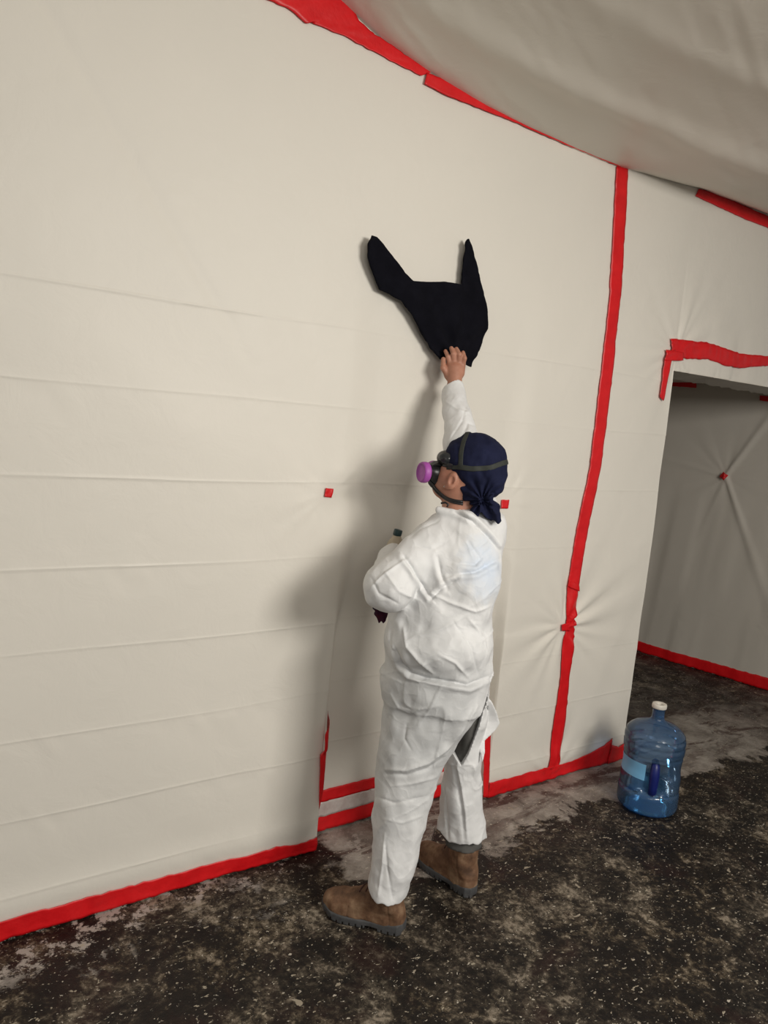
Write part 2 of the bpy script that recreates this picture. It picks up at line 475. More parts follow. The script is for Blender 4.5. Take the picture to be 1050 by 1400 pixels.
FOLDS = [1.976, 1.706, 1.431, 1.160, 0.908, 0.640, 0.385, 0.136]
S1 = wx(446, 673); S2 = wx(694, 690); S3 = wx(771, 857)
XL, XR = 1.375, 2.255
SIG = []
def recess(X, Z):
    wl = 0.006 + 0.10 * sstep(0.45, 1.6, Z)
    depth = 0.10 * (1 - 0.72 * sstep(0.35, 1.35, Z)) * (1 - sstep(1.55, 2.35, Z))
    xl = XL + 0.02 * sstep(0.5, 1.2, Z)
    e = sstep(xl - wl * 0.4, xl + wl, X) * (1 - sstep(XR - wl, XR + wl * 0.4, X))
    return depth * e
def star(X, Z, c, n, amp, r0, seed, lim=None):
    dx, dz = X - c[0], Z - c[1]; r = np.hypot(dx, dz) + 1e-6; th = np.arctan2(dz, dx)
    s = np.sin(n * th + 1.8 * noise(th * 1.3 + 20, r * 2, 0 * r, seed)) * noise(th * 2.2 + 10, r * 0.5, 0 * r, seed + 5)
    a = amp * sstep(0, 0.10, r) * np.exp(-r / r0) * 2.2
    return a * np.sign(s) * np.abs(s) ** 0.8
def fold_lines(X, Z, zs, amp=1.0, seed=3):
    d = 0
    for i, zf in enumerate(zs):
        zz = Z - zf - 0.006 * noise(X * 2.2, i * 7.1, 0.0, seed)
        a = 0.0017 * amp * (0.55 + 0.5 * noise(X * 1.7, i * 3.3, 1.0, seed + 1))
        d = d - a * np.exp(-(zz / 0.0045) ** 2) - a * 0.8 * np.exp(-np.clip(zz, 0, 9) / 0.03) * (zz > 0)
        # little puckers running off the crease
        d = d + 0.0022 * np.exp(-np.abs(zz + 0.03) / 0.035) * noise(X * 26 + Z * 14, Z * 5, i * 1.0, seed + 2) * sstep(-0.1, 0.5, noise(X * 3, i * 2.0, 4.0, seed))
    return d
def wall_y(X, Z):
    X = np.asarray(X, float); Z = np.asarray(Z, float)
    d = recess(X, Z)
    d = d + fold_lines(X, Z, FOLDS, np.where(X < 1.4, 1.0, 0.6))
    d = d + star(X, Z, S1, 9, 0.0015, 0.16, 11) + star(X, Z, S2, 9, 0.0015, 0.16, 12) + star(X, Z, S3, 11, 0.008, 0.22, 13)
    d = d + star(X, Z, (XO, 2.12), 10, 0.006, 0.22, 14) * (X > 2.0) + star(X, Z, (2.66, 0.02), 10, 0.006, 0.2, 15)
    # loose diagonal drapes
    r1 = X * 0.8 + Z * 0.9
    d = d + 0.006 * noise(r1 * 4, (Z - X) * 0.9, 0 * X, 21) * sstep(0.2, 1.2, X) * sstep(2.9, 2.0, Z) * 0.8
    d = d + 0.012 * noise(X * 1.1, Z * 0.8, 0 * X + 3, 22)
    d = d + 0.0035 * noise(X * 7 - Z * 3, Z * 1.4, 0 * X + 3, 23) * sstep(2.2, 2.8, X)
    # long soft drape down to the left from the ceiling
    q = (X - 0.4) + (Z - 2.6) * 0.75
    d = d + 0.004 * np.exp(-(q / 0.03) ** 2) * sstep(1.7, 2.0, Z)
    # slack hanging over the floor tape
    d = d - 0.008 * np.exp(-((Z - 0.11) / 0.05) ** 2) * (1 - sstep(1.36, 1.37, X) * (1 - sstep(2.25, 2.26, X)))
    return YW + d
def axis_samples(a, b, step, extra):
    s = list(np.arange(a, b, step)) + [b]
    for e, offs in extra:
        s += [e + o for o in offs if a < e + o < b]
    s = np.unique(np.round(s, 5)); keep = [s[0]]
    for v in s[1:]:
        if v - keep[-1] > 0.0012: keep.append(v)
    if keep[-1] != b: keep[-1] = b
    return np.array(keep)
def grid_faces(nu, nv, mask=None):
    i, j = np.meshgrid(np.arange(nu - 1), np.arange(nv - 1), indexing='ij')
    q = np.stack([i * nv + j, (i + 1) * nv + j, (i + 1) * nv + j + 1, i * nv + j + 1], -1)
    q = q[mask] if mask is not None else q.reshape(-1, 4)
    return q.reshape(-1, 4)
zoff = (-0.012, -0.008, -0.005, -0.0025, 0, 0.0025, 0.005, 0.008, 0.014)
XS = 2.685           # the seam under the long upright tape
def seam(Z): return XS
# sheet over the left part of the wall
xs = axis_samples(-1.6, XS, 0.011, [(XL, (-.004, -.002, 0, .002, .004, .007)), (XR, (-.007, -.004, -.002, 0, .002, .004))])
zs = axis_samples(0.006, ZT + 0.16, 0.011, [(f, zoff) for f in FOLDS])
Xg, Zg = np.meshgrid(xs, zs, indexing='ij')
V = np.stack([Xg, wall_y(Xg, Zg), Zg], -1).reshape(-1, 3)
o = raw_mesh('plastic_sheet', V, grid_faces(len(xs), len(zs)), M_SHEET)
tag(o, 'broad off-white plastic sheet with level fold lines, left of the tall red tape', 'plastic sheet')
# sheet right of the seam, with the doorway left open and its edges tucked round the jamb and header
xs = axis_samples(XS + 0.001, 6.6, 0.0115, [(XO, (0,))]); xs[np.argmin(abs(xs - XO))] = XO
zs = axis_samples(0.006, ZT + 0.16, 0.0115, [(f, zoff) for f in FOLDS] + [(ZO, (0,))]); zs[np.argmin(abs(zs - ZO))] = ZO
Xg, Zg = np.meshgrid(xs, zs, indexing='ij')
Yg = wall_y(Xg, Zg)
Yg = Yg + 0.006 * noise(Xg * 9, Zg * 2.5 + Xg, 0 * Xg + 9, 31) * sstep(0.5, 0, np.abs(Zg - 2.2)) * (Xg > XO)
Yg = Yg + 0.007 * np.maximum(0, noise(Xg * 42, Zg * 9 + 3, 0 * Xg, 33)) * np.exp(-np.clip(Zg - ZO, 0, 9) / 0.035) * (Xg > XO) * (Zg >= ZO - 0.001)
V = np.stack([Xg, Yg, Zg], -1)
jx = int(np.argmin(abs(xs - XO))); jz = int(np.argmin(abs(zs - ZO)))
ii, jj = np.meshgrid(np.arange(len(xs) - 1), np.arange(len(zs) - 1), indexing='ij')
jr = int(np.argmin(abs(xs - 5.08)))
mask = ~((ii >= jx) & (ii < jr) & (jj < jz))
Fm = grid_faces(len(xs), len(zs), mask)
V = V.reshape(-1, 3); nz = len(zs)
loopi = [jx * nz + j for j in range(0, jz + 1)] + [i * nz + jz for i in range(jx + 1, jr + 1)]
loopi = np.array(loopi); prof = [(0.004, 0.008), (0.010, 0.025), (0.012, 0.06), (0.012, 0.14), (0.012, 0.33)]
rows = [loopi]; extra = []; base = len(V)
for (inn, back) in prof:
    P = V[loopi].copy()
    k = np.arange(len(loopi)); jamb = k <= jz
    P[:, 1] += back
    wv = noise(P[:, 0] * 34, P[:, 2] * 22, back * 9, 41)
    P[:, 0] += np.where(jamb, inn * 0.3 + 0.002 * wv, 0)
    P[:, 2] += np.where(jamb, 0, inn * 0.4 + 0.006 * wv * (back > 0.02))
    rows.append(base + np.arange(len(loopi))); base += len(loopi); extra.append(P)
qs = [np.stack([rows[r][:-1], rows[r][1:], rows[r + 1][1:], rows[r + 1][:-1]], 1) for r in range(len(prof))]
V = np.concatenate([V] + extra); Fm = np.concatenate([Fm] + qs)
o = raw_mesh('plastic_sheet', V, Fm, M_SHEET)
tag(o, 'off-white plastic sheet right of the tall red tape, framing the open doorway', 'plastic sheet')

# ceiling sheet, a sagging drape
JX = np.array([-2, 0.6, 1.2, 1.75, 2.66, 3.2, 4.2, 5.5, 7.0]); 
def zj_at(px, py): return wx(px, py)
ev = [zj_at(465, 0), zj_at(520, 52), zj_at(590, 100), zj_at(660, 143), zj_at(720, 174), zj_at(785, 203), zj_at(850, 229)]
JX = np.array([-2.4, 0.4] + [e[0] for e in ev] + [3.25, 4.6, 7.0]); JZ = np.array([ev[0][1] + 0.02, ev[0][1] + 0.01] + [e[1] for e in ev] + [2.90, 2.92, 2.92])
def ceil_z(X, Y):
    zj = np.interp(X, JX, JZ) - 0.0
    t = np.clip((YW - Y), 0, 9)
    sag = 0.10 * sstep(2.3, 3.2, X) * (1 - sstep(5.5, 7, X)) * np.sin(np.pi * np.clip(t / 0.75, 0, 1)) ** 1.0 * np.exp(-t * 1.2)
    rise = 0.02 * t
    z = zj + rise * 0.5 - sag - 0.10 * sstep(0, 1.6, t) * sstep(0.8, 2.0, X)
    # long sweeping folds running with the sag
    q = t - 0.25 - 0.14 * (X - 1.2)
    z = z - 0.018 * np.exp(-(q / 0.08) ** 2) * sstep(0.9, 1.8, X)
    q2 = t - 0.62 - 0.22 * (X - 1.2)
    z = z - 0.008 * np.exp(-(q2 / 0.07) ** 2)
    q3 = X * 0.4 + t
    z = z + 0.0022 * noise(q3 * 9, (X - t) * 1.1, 0 * X, 51) + 0.012 * noise(X * 1.0, Y * 1.1, 0 * X, 52) * sstep(0, 0.7, t)
    z = z + 0.0011 * noise(q3 * 30, (X - t) * 3, 0 * X, 53)
    return z
xs = np.arange(-2.4, 6.9, 0.016); ts = np.concatenate([np.arange(0, 1.6, 0.012), np.arange(1.6, 5.4, 0.04)])
Xg, Tg = np.meshgrid(xs, ts, indexing='ij'); Yg = YW + 0.02 - Tg
V = np.stack([Xg, Yg, ceil_z(Xg, Yg)], -1).reshape(-1, 3)
o = raw_mesh('plastic_sheet', V, grid_faces(len(xs), len(ts)), M_CEIL)
tag(o, 'sagging off-white plastic sheet hung across the ceiling overhead', 'plastic sheet')

# small room behind the doorway
A0, A1 = np.array([4.954, 3.511]), np.array([5.134, 2.524])
dirw = (A0 - A1) / np.linalg.norm(A0 - A1); nrm = np.array([-dirw[1], dirw[0]])
if nrm[0] > 0: nrm = -nrm
def inner_xy(s): return A1[None] * 0 + A1 + dirw * np.asarray(s)[..., None]
zi = 2.13
def on_inner(px, py):
    d = R @ np.array([px - CX, py - CY, F]); o_ = np.array([0, 0, H])
    # solve (o + t d - A1).nrm = 0
    t = ((A1 - o_[:2]) @ nrm) / (d[:2] @ nrm); p = o_ + t * d
    return ((p[:2] - A1) @ dirw, p[2])
SP = on_inner(993, 651)
def inner_off(S, Z):
    d = star(S, Z, SP, 9, 0.0022, 0.40, 61)
    for ang, a in ((math.radians(62), 0.02), (math.radians(-64), 0.016), (math.radians(-105), 0.004), (math.radians(170), 0.006)):
        # S runs away from the camera (to the left in view)
        dx, dz = -(S - SP[0]), Z - SP[1]
        along = dx * math.cos(ang) + dz * math.sin(ang); across = -dx * math.sin(ang) + dz * math.cos(ang)
        d = d + a * np.exp(-(across / (0.012 + 0.03 * np.clip(along, 0, 2))) ** 2) * (along > 0) * np.exp(-along / 0.9)
    d = d + 0.010 * noise(S * 10 + Z * 1.0, Z * 0.8, 0 * S, 62) * sstep(1.6, 0.6, Z)
    d = d + 0.02 * noise(S * 1.3, Z * 1.1, 0 * S, 63) + 0.4 * fold_lines(S, Z, [1.48, 0.42, 0.85])
    return d
ss = np.arange(-0.06, 1.83, 0.012); zs = np.arange(0.004, zi + 0.05, 0.012)
Sg, Zg = np.meshgrid(ss, zs, indexing='ij'); off = inner_off(Sg, Zg)
P = inner_xy(Sg) + nrm * off[..., None]
V = np.concatenate([P, Zg[..., None]], -1).reshape(-1, 3)
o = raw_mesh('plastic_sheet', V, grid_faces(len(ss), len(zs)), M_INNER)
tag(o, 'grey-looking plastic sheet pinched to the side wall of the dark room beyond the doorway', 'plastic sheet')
def panel_pts(a, b, th):
    a = np.array(a); b = np.array(b); d = (b - a) / np.linalg.norm(b - a); n = np.array([-d[1], d[0]])
    return a, b, n * th
def wall_slab(name, a, b, n, z0, z1, mat):
    bm = bmesh.new(); q = [a, b, np.array(b) + n, np.array(a) + n]
    vb = [bm.verts.new((p[0], p[1], z0)) for p in q]; vt = [bm.verts.new((p[0], p[1], z1)) for p in q]
    bm.faces.new(vb); bm.faces.new(vt)
    for i in range(4): bm.faces.new((vb[i], vb[(i + 1) % 4], vt[(i + 1) % 4], vt[i]))
    return tag(finish_bm(name, bm, mat, smooth=False), kind='structure')
ia, ib = A1 + dirw * 0.05 - nrm * 0.06, A1 + dirw * 1.80 - nrm * 0.06
wall_slab('wall_inner_right', ia, ib, -nrm * 0.1, 0, 2.4, M_PLASTER)
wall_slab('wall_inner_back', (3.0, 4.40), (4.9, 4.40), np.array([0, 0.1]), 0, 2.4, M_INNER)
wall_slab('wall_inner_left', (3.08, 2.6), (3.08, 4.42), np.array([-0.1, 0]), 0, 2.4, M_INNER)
xs = np.arange(3.09, 5.10, 0.02); ys = np.arange(2.60, 4.36, 0.015)
Xg, Yg = np.meshgrid(xs, ys, indexing='ij')
V = np.stack([Xg, Yg, zi + 0.012 * noise(Xg * 2, Yg * 2, 0 * Xg, 71) + 0.006 * noise(Xg * 9 + Yg * 3, Yg * 3, 0 * Xg, 72) + 0.03 * sstep(4.0, 4.6, Xg) * 0], -1).reshape(-1, 3)
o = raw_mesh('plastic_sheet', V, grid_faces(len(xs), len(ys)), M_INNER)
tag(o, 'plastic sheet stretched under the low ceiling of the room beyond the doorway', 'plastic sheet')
bm = bmesh.new(); box_bm(bm, (3.0, 2.58, 2.4), (5.4, 4.55, 2.5)); tag(finish_bm('ceiling_inner', bm, M_PLASTER, smooth=False), kind='structure')

# ------------------------------------------------------------------ tape
def ribbon(name, low, high, label, surf, mat=M_TAPE, cat='tape', group=None, step=0.012, rag=0.0012, nrow=7, lift=0.0035, seed=1, pucker=0.0015, th=0.0012):
    """strip between two edge polylines given in wall coordinates (X, Z)"""
    low = np.array(low, float); high = np.array(high, float)
    def resample(P, n):
        L = np.r_[0, np.cumsum(np.linalg.norm(np.diff(P, axis=0), axis=1))]
        t = np.linspace(0, L[-1], n); return np.stack([np.interp(t, L, P[:, 0]), np.interp(t, L, P[:, 1])], 1)
    L = max(np.linalg.norm(np.diff(low, axis=0), axis=1).sum(), np.linalg.norm(np.diff(high, axis=0), axis=1).sum())
    n = max(4, int(L / step)); a, b = resample(low, n), resample(high, n)
    k = np.arange(n)
    a = a + rag * noise(k * 0.55, 1.0, seed * 1.0, seed)[:, None]; b = b + rag * noise(k * 0.55, 5.0, seed * 1.0, seed)[:, None]
    t = np.linspace(0, 1, nrow)[None, :, None]
    G = a[:, None] * (1 - t) + b[:, None] * t
    pk = pucker * noise(k[:, None] * step * 30, t[0, :, 0][None] * 1.6, seed * 2.0, seed + 3)
    Q = surf(G[..., 0], G[..., 1], lift + np.abs(pk))
    Q2 = surf(G[..., 0], G[..., 1], lift + np.abs(pk) - th)
    nv = nrow
    Fq = grid_faces(n, nv); m = n * nv
    V = np.concatenate([Q.reshape(-1, 3), Q2.reshape(-1, 3)])
    per = [(i * nv) for i in range(n)] + [(n - 1) * nv + j for j in range(1, nv)] + [(i * nv + nv - 1) for i in range(n - 2, -1, -1)] + [j for j in range(nv - 2, 0, -1)]
    per = np.array(per); nx = np.roll(per, -1)
    side = np.stack([per, per + m, nx + m, nx], 1)
    Fq = np.concatenate([Fq, Fq[:, ::-1] + m, side])
    o = raw_mesh(name, V, Fq, mat); tag(o, label, cat, group); return o
def sw(X, Z, lift): 
    return np.stack([X, wall_y(X, Z) - lift, Z], -1)
def si(S, Z, lift):
    P = inner_xy(S) + nrm * (inner_off(S, Z) + lift)[..., None]; return np.concatenate([P, Z[..., None]], -1)
W = lambda *pts: [wx(*p) for p in pts]
# along the ceiling line
ribbon('tape_strip', W((355, -4), (385, 8), (402, 18), (418, 34), (424, 31), (470, 50), (530, 82), (575, 104)), W((500, -40), (484, -8), (484, 14), (490, 28), (505, 43), (535, 62), (560, 80), (590, 99)),
       'wide dark red tape along the ceiling line, upper left end with a torn lower edge', sw, nrow=14, lift=0.008, seed=2, rag=0.002)
ribbon('tape_strip', W((578, 116), (612, 133), (700, 167), (770, 198), (846, 229)), W((582, 100), (612, 112), (700, 160), (770, 193), (850, 226)),
       'tapering red ceiling-line tape reaching the top of the tall upright tape', sw, lift=0.011, seed=3)
ribbon('tape_strip', W((950, 268), (985, 284), (1020, 300), (1060, 316), (1110, 340)), W((955, 258), (985, 266), (1020, 282), (1060, 300), (1110, 322)),
       'short red tape under the ceiling sheet at the right edge, above the doorway', sw, lift=0.006, seed=4)
# tall upright seam tape
ribbon('tape_strip', W((842, 228), (833, 400), (822, 500), (806, 640), (788, 730), (777, 800), (773, 860), (766, 925), (757, 985), (749, 1052)),
       W((858, 228), (849, 400), (838, 500), (821, 640), (803, 730), (790, 800), (786, 860), (779, 925), (773, 985), (762, 1052)),
       'tall red tape running from ceiling to floor between the worker and the doorway', sw, lift=0.007, seed=5, rag=0.002, pucker=0.0018)
ribbon('tape_strip', W((767, 862), (777, 862)), W((767, 853), (785, 849)), 'little red tape tab crossing the tall upright tape at waist height', sw, lift=0.013, seed=6, step=0.006)
ribbon('tape_strip', W((776, 802), (790, 808)), W((778, 792), (789, 799)), 'small wrinkled red tape overlap on the tall upright tape above the little tab', sw, lift=0.013, seed=16, step=0.006)
# floor tapes
Zb = 0.006
xa = fl(-60, 1320)[0]
ribbon('tape_strip', [(-0.4, Zb), (0.8, Zb), (XL - 0.002, Zb - 0.002)], [(-0.4, 0.078), (0.3, 0.075), (0.8, 0.070), (1.1, 0.062), (1.2, 0.066), (1.28, 0.050), (XL - 0.002, 0.055)],
       'long red tape sealing the sheet to the floor from the left edge to the recess', sw, lift=0.006, seed=7, rag=0.003, pucker=0.004, nrow=9)
ribbon('tape_strip', [(XR + 0.004, 0.005), (2.6, 0.005), (2.9, 0.005), (3.10, 0.005)], [(XR + 0.004, 0.085)] + W((700, 1062), (745, 1050), (790, 1038), (825, 1017)) + [(3.10, 0.14)],
       'red tape on the floor line between the worker and the blue water jug', sw, lift=0.006, seed=8, rag=0.003, pucker=0.006, nrow=9)
ribbon('tape_strip', [(3.085, 0.004), (3.15, 0.004), (XO - 0.001, 0.006)], [(3.085, 0.11), (3.15, 0.085), (XO - 0.004, 0.10)],
       'short red tape end at the doorway foot, behind the water jug', sw, lift=0.014, seed=9, rag=0.002, pucker=0.004)
# in the recess behind the legs
ribbon('tape_strip', [(XL + 0.012, 0.135), (XR - 0.015, 0.125)], [(XL + 0.012, 0.185), (XR - 0.015, 0.178)], 'red tape band across the recess behind the legs, upper one', sw, lift=0.006, seed=10, pucker=0.004)
ribbon('film_strip', [(XL + 0.012, 0.075), (XR - 0.015, 0.070)], [(XL + 0.012, 0.138), (XR - 0.015, 0.128)], 'pale see-through film strip between the two red bands in the recess', sw, mat=M_CLEAR, lift=0.010, seed=11, pucker=0.006, cat='plastic film')
ribbon('tape_strip', [(XL + 0.012, 0.010), (XR - 0.015, 0.008)], [(XL + 0.012, 0.082), (XR - 0.015, 0.076)], 'dull red tape band at floor level in the recess behind the legs', sw, lift=0.006, seed=12, pucker=0.004)
# upright tapes on the recess edges
def sc_(X, Z, lift): return np.stack([X, YW + 0.0 * X - lift + 0.09 * sstep(XL - 0.002, XL + 0.05, X), Z], -1)
ribbon('tape_strip', W((434, 1105), (436, 1030)), W((441, 1075), (449, 1016)), 'narrow red tape on the left corner of the recess, just above the floor bands', sc_, lift=0.012, seed=13)
ribbon('tape_strip', W((440, 1030), (441, 1000), (451, 985), (460, 981)), W((447, 1018), (455, 1005), (459, 992), (461, 984)), 'loose red tape flap peeling up on the left corner of the recess', sc_, lift=0.02, seed=14)
ribbon('tape_strip', W((658, 1088), (659, 1000)), W((665, 1088), (668, 1000)), 'narrow upright red tape just right of the torn trouser leg', lambda X, Z, l: np.stack([X, YW - 0.004 - l + 0 * X, Z], -1), lift=0.010, seed=15)
# doorway tapes
hd_hi = W((916, 463), (940, 466), (965, 468), (990, 476), (1010, 484), (1050, 487)) + [(4.6, 2.165), (5.4, 2.16)]
hd_lo = W((916, 487), (940, 491), (965, 491), (990, 500), (1010, 503), (1050, 500)) + [(4.6, 2.09), (5.4, 2.085)]
ribbon('tape_strip', hd_lo, hd_hi, 'wavy red tape across the header above the doorway', sw, lift=0.008, seed=17, rag=0.003, pucker=0.006)
ribbon('tape_strip', W((904, 548), (899, 543), (902, 520), (908, 480)), W((905, 546), (909, 520), (914, 498), (921, 478)), 'short red tape slanting down the left jamb at the top of the doorway', sw, lift=0.013, seed=18)
ribbon('tape_strip', W((906, 493), (931, 493)), W((908, 478), (931, 482)), 'small red tape piece bridging the doorway header tape and jamb tape', sw, lift=0.016, seed=19)
# inner room tapes
ribbon('tape_strip', [(-0.04, 0.006), (1.6, 0.006)], [(-0.04, 0.095), (0.2, 0.09), (0.6, 0.085), (1.6, 0.085)], 'dark red floor tape along the side wall of the room beyond the doorway', si, lift=0.006, seed=20, rag=0.003)
ribbon('tape_strip', [on_inner(900, 527), on_inner(955, 531)], [on_inner(900, 518), on_inner(955, 524)], 'dark red tape under the inner room ceiling, beside the left jamb', si, lift=0.03, seed=21)
ribbon('tape_strip', [on_inner(1041, 548), on_inner(1060, 550)], [on_inner(1041, 541), on_inner(1060, 543)], 'dark red tape at the inner room top corner, at the right edge', si, lift=0.03, seed=22)
def square(c, label, surf, s=0.017, rot=0.1, lift=0.006, seed=30):
    ca, sa = math.cos(rot), math.sin(rot); q = []
    for dx, dz in ((-1, -1.1), (1, -1), (-1, 1), (1, 1.05)):
        q.append((c[0] + (dx * ca - dz * sa) * s, c[1] + (dx * sa + dz * ca) * s))
    ribbon('tape_square', [q[0], q[1]], [q[2], q[3]], label, surf, lift=lift, seed=seed, step=0.005, pucker=0.004)
square(S1, 'small red tape square on the wall sheet left of the worker', sw, 0.0155, -0.15)
square(S2, 'small red tape square on the wall sheet just right of the navy head wrap', sw, 0.0185, -0.02, seed=31)
square(SP, 'small dark red tape square at the centre of the creases in the inner room', si, 0.022, 0.5, 0.03, seed=32)

# ------------------------------------------------------------------ the worker
SCL = 0.00245
def row(py, xl, xr, D, b):
    c = K((xl + xr) / 2, py, D); e = K(xr, py, D); return (c[0], c[1], c[2], abs(e[0] - c[0]), b)
torso = loft([row(692, 618, 672, 2.42, .06), row(702, 602, 684, 2.42, .085), row(716, 588, 689, 2.41, .105), row(735, 572, 688, 2.40, .12), row(762, 562, 686, 2.39, .13), row(795, 556, 683, 2.38, .135),
              row(815, 540, 673, 2.375, .14), row(845, 528, 675, 2.37, .145), row(880, 526, 676, 2.36, .15), row(912, 524, 674, 2.355, .15), row(935, 523, 668, 2.35, .145), row(955, 523, 662, 2.34, .135)])
legL = loft([row(925, 525, 665, 2.345, .13), row(955, 523, 660, 2.335, .13), row(985, 521, 642, 2.325, .125), row(1010, 518, 626, 2.315, .115), row(1035, 515, 611, 2.30, .105), row(1060, 513, 602, 2.29, .095), row(1100, 511, 590, 2.27, .088),
             row(1150, 508, 575, 2.255, .08), row(1188, 505, 568, 2.25, .076), row(1202, 504, 561, 2.25, .075), row(1225, 503, 558, 2.25, .075), row(1250, 502, 557, 2.25, .075)])
legR = loft([row(935, 620, 668, 2.42, .09), row(975, 622, 665, 2.43, .09), row(1010, 615, 659, 2.44, .088), row(1050, 606, 657, 2.45, .085), row(1100, 599, 662, 2.47, .078), row(1140, 599, 667, 2.48, .074), row(1165, 600, 669, 2.48, .074)])
shL, elL, wrL = K(592, 745, 2.36), K(528, 801, 2.27), K(537, 763, 2.46)
handL = K(537, 764, 2.54)
shR, elR, wrR = K(656, 730, 2.47), K(633, 614, 2.60), K(620, 532, 2.77)
hemL = poly2([(K(x, y - 6, 2.25)[0], K(x, y - 6, 2.25)[2]) for x, y in ((480, 1100), (480, 1205), (500, 1205), (503, 1216), (508, 1227), (516, 1231), (527, 1233), (536, 1236), (546, 1233), (556, 1231), (600, 1228), (640, 1225), (640, 1100))])
hemR = poly2([(K(x, y - 7, 2.48)[0], K(x, y - 7, 2.48)[2]) for x, y in ((560, 1050), (590, 1135), (600, 1141), (606, 1148), (612, 1154), (622, 1155), (634, 1155), (643, 1153), (650, 1156), (657, 1152), (664, 1151), (672, 1149), (700, 1140), (700, 1050))])
def shrink(rows_fn, t): return lambda p: rows_fn(p) + t
slit = poly2([(K(x, y, 2.34)[0], K(x, y, 2.34)[2]) for x, y in ((665, 944), (654, 963), (643, 982), (630, 1005), (618, 1027), (616, 1034), (624, 1041), (632, 1051), (641, 1034), (648, 1015), (655, 995), (661, 975), (668, 955))])
flap = poly2([(K(x, y, 2.44)[0], K(x, y, 2.44)[2]) for x, y in ((661, 940), (670, 952), (677, 968), (682, 985), (677, 993), (668, 1001), (661, 1006), (660, 1020), (656, 1032), (653, 1012), (660, 985), (665, 962))])
def suit(p):
    n = 0.0075 * noise(p[:, 0] * 13 + p[:, 2] * 7, p[:, 1] * 7, p[:, 2] * 11 - p[:, 0] * 6, 81) + 0.0030 * noise(p[:, 0] * 34 - p[:, 2] * 10, p[:, 1] * 22, p[:, 2] * 24 + p[:, 0] * 14, 82)
    r1 = noise(p[:, 0] * 6.5 + 3, p[:, 1] * 6, p[:, 2] * 6.5 - p[:, 0] * 3, 84)
    n = n - 0.0028 * np.exp(-np.abs(r1) / 0.04) + 0.001
    bodyd = torso(p)
    # blouse of loose fabric at the seat
    bodyd = smin(bodyd, ellip(K(598, 880, 2.33), np.eye(3), (.175, .15, .105))(p), 0.02)
    bodyd = smin(bodyd, ellip(K(640, 800, 2.34), np.eye(3), (.085, .10, .13))(p), 0.04)
    bodyd = smin(bodyd, cone(K(610, 722, 2.38), K(668, 724, 2.42), .055, .055)(p), 0.03) + n
    def cuff(f, hem, v0, ztop, zc, th=0.009):
        L_ = f(p) + n
        zz = p[:, 2] + 0.35 * (p[:, 1] - v0)
        c = np.where(p[:, 2] < ztop, hem(p[:, 0], zz + 0.004 * noise(p[:, 0] * 60, p[:, 1] * 60, 0 * n, 88)), -1.0)
        return np.maximum(np.maximum(L_, c), -np.maximum(L_ + th, p[:, 2] - zc))
    lg = cuff(legL, hemL, 2.25, 0.30, 0.17)
    rg = cuff(legR, hemR, 2.48, 0.35, 0.22)
    d = smin(bodyd, lg, 0.035)
    d = smin(d, rg, 0.02)
    # left arm, bent in front of the body; baggy sleeve
    a = cone(shL, elL, .078, .066)(p)
    a = smin(a, ball(elL + np.array([0.01, -0.01, -0.015]), .068)(p), 0.03)
    a = smin(a, cone(elL + np.array([0.01, 0, 0]), wrL, .066, .050)(p), 0.03) + n
    d = smin(d, a, 0.022)
    # right arm reaching up the wall
    a = smin(cone(shR, elR, .076, .066)(p), cone(elR, wrR, .066, .044)(p), 0.03) + n
    wax = (wrR - elR) / np.linalg.norm(wrR - elR)
    a = np.maximum(a, (p - wrR) @ (wax + np.array([-.35, 0, .0])) - 0.006)
    a = np.maximum(a, -np.maximum(cone(elR, wrR + wax * .05, .056, .034)(p) + n, -((p - wrR) @ wax + .03)))
    d = smin(d, a, 0.04)
    # collar roll
    d = smin(d, cone(K(600, 697, 2.36), K(640, 708, 2.33), .012, .017)(p), 0.02)
    d = smin(d, cone(K(640, 708, 2.33), K(678, 742, 2.36), .017, .018)(p), 0.025)
    # neck hole
    d = np.maximum(d, -cone(K(630, 672, 2.42), K(632, 700, 2.42), .064, .058)(p))
    # tear behind the right thigh and its loose flap
    tear = np.maximum(slit(p[:, 0], p[:, 2]), p[:, 1] - 2.46)
    d = np.maximum(d, -tear)
    fv = p[:, 1] - (2.40 + 0.02 * np.sin((p[:, 2] - 0.6) * 25))
    return np.minimum(d, np.maximum(flap(p[:, 0], p[:, 2]), np.abs(fv) - 0.007))

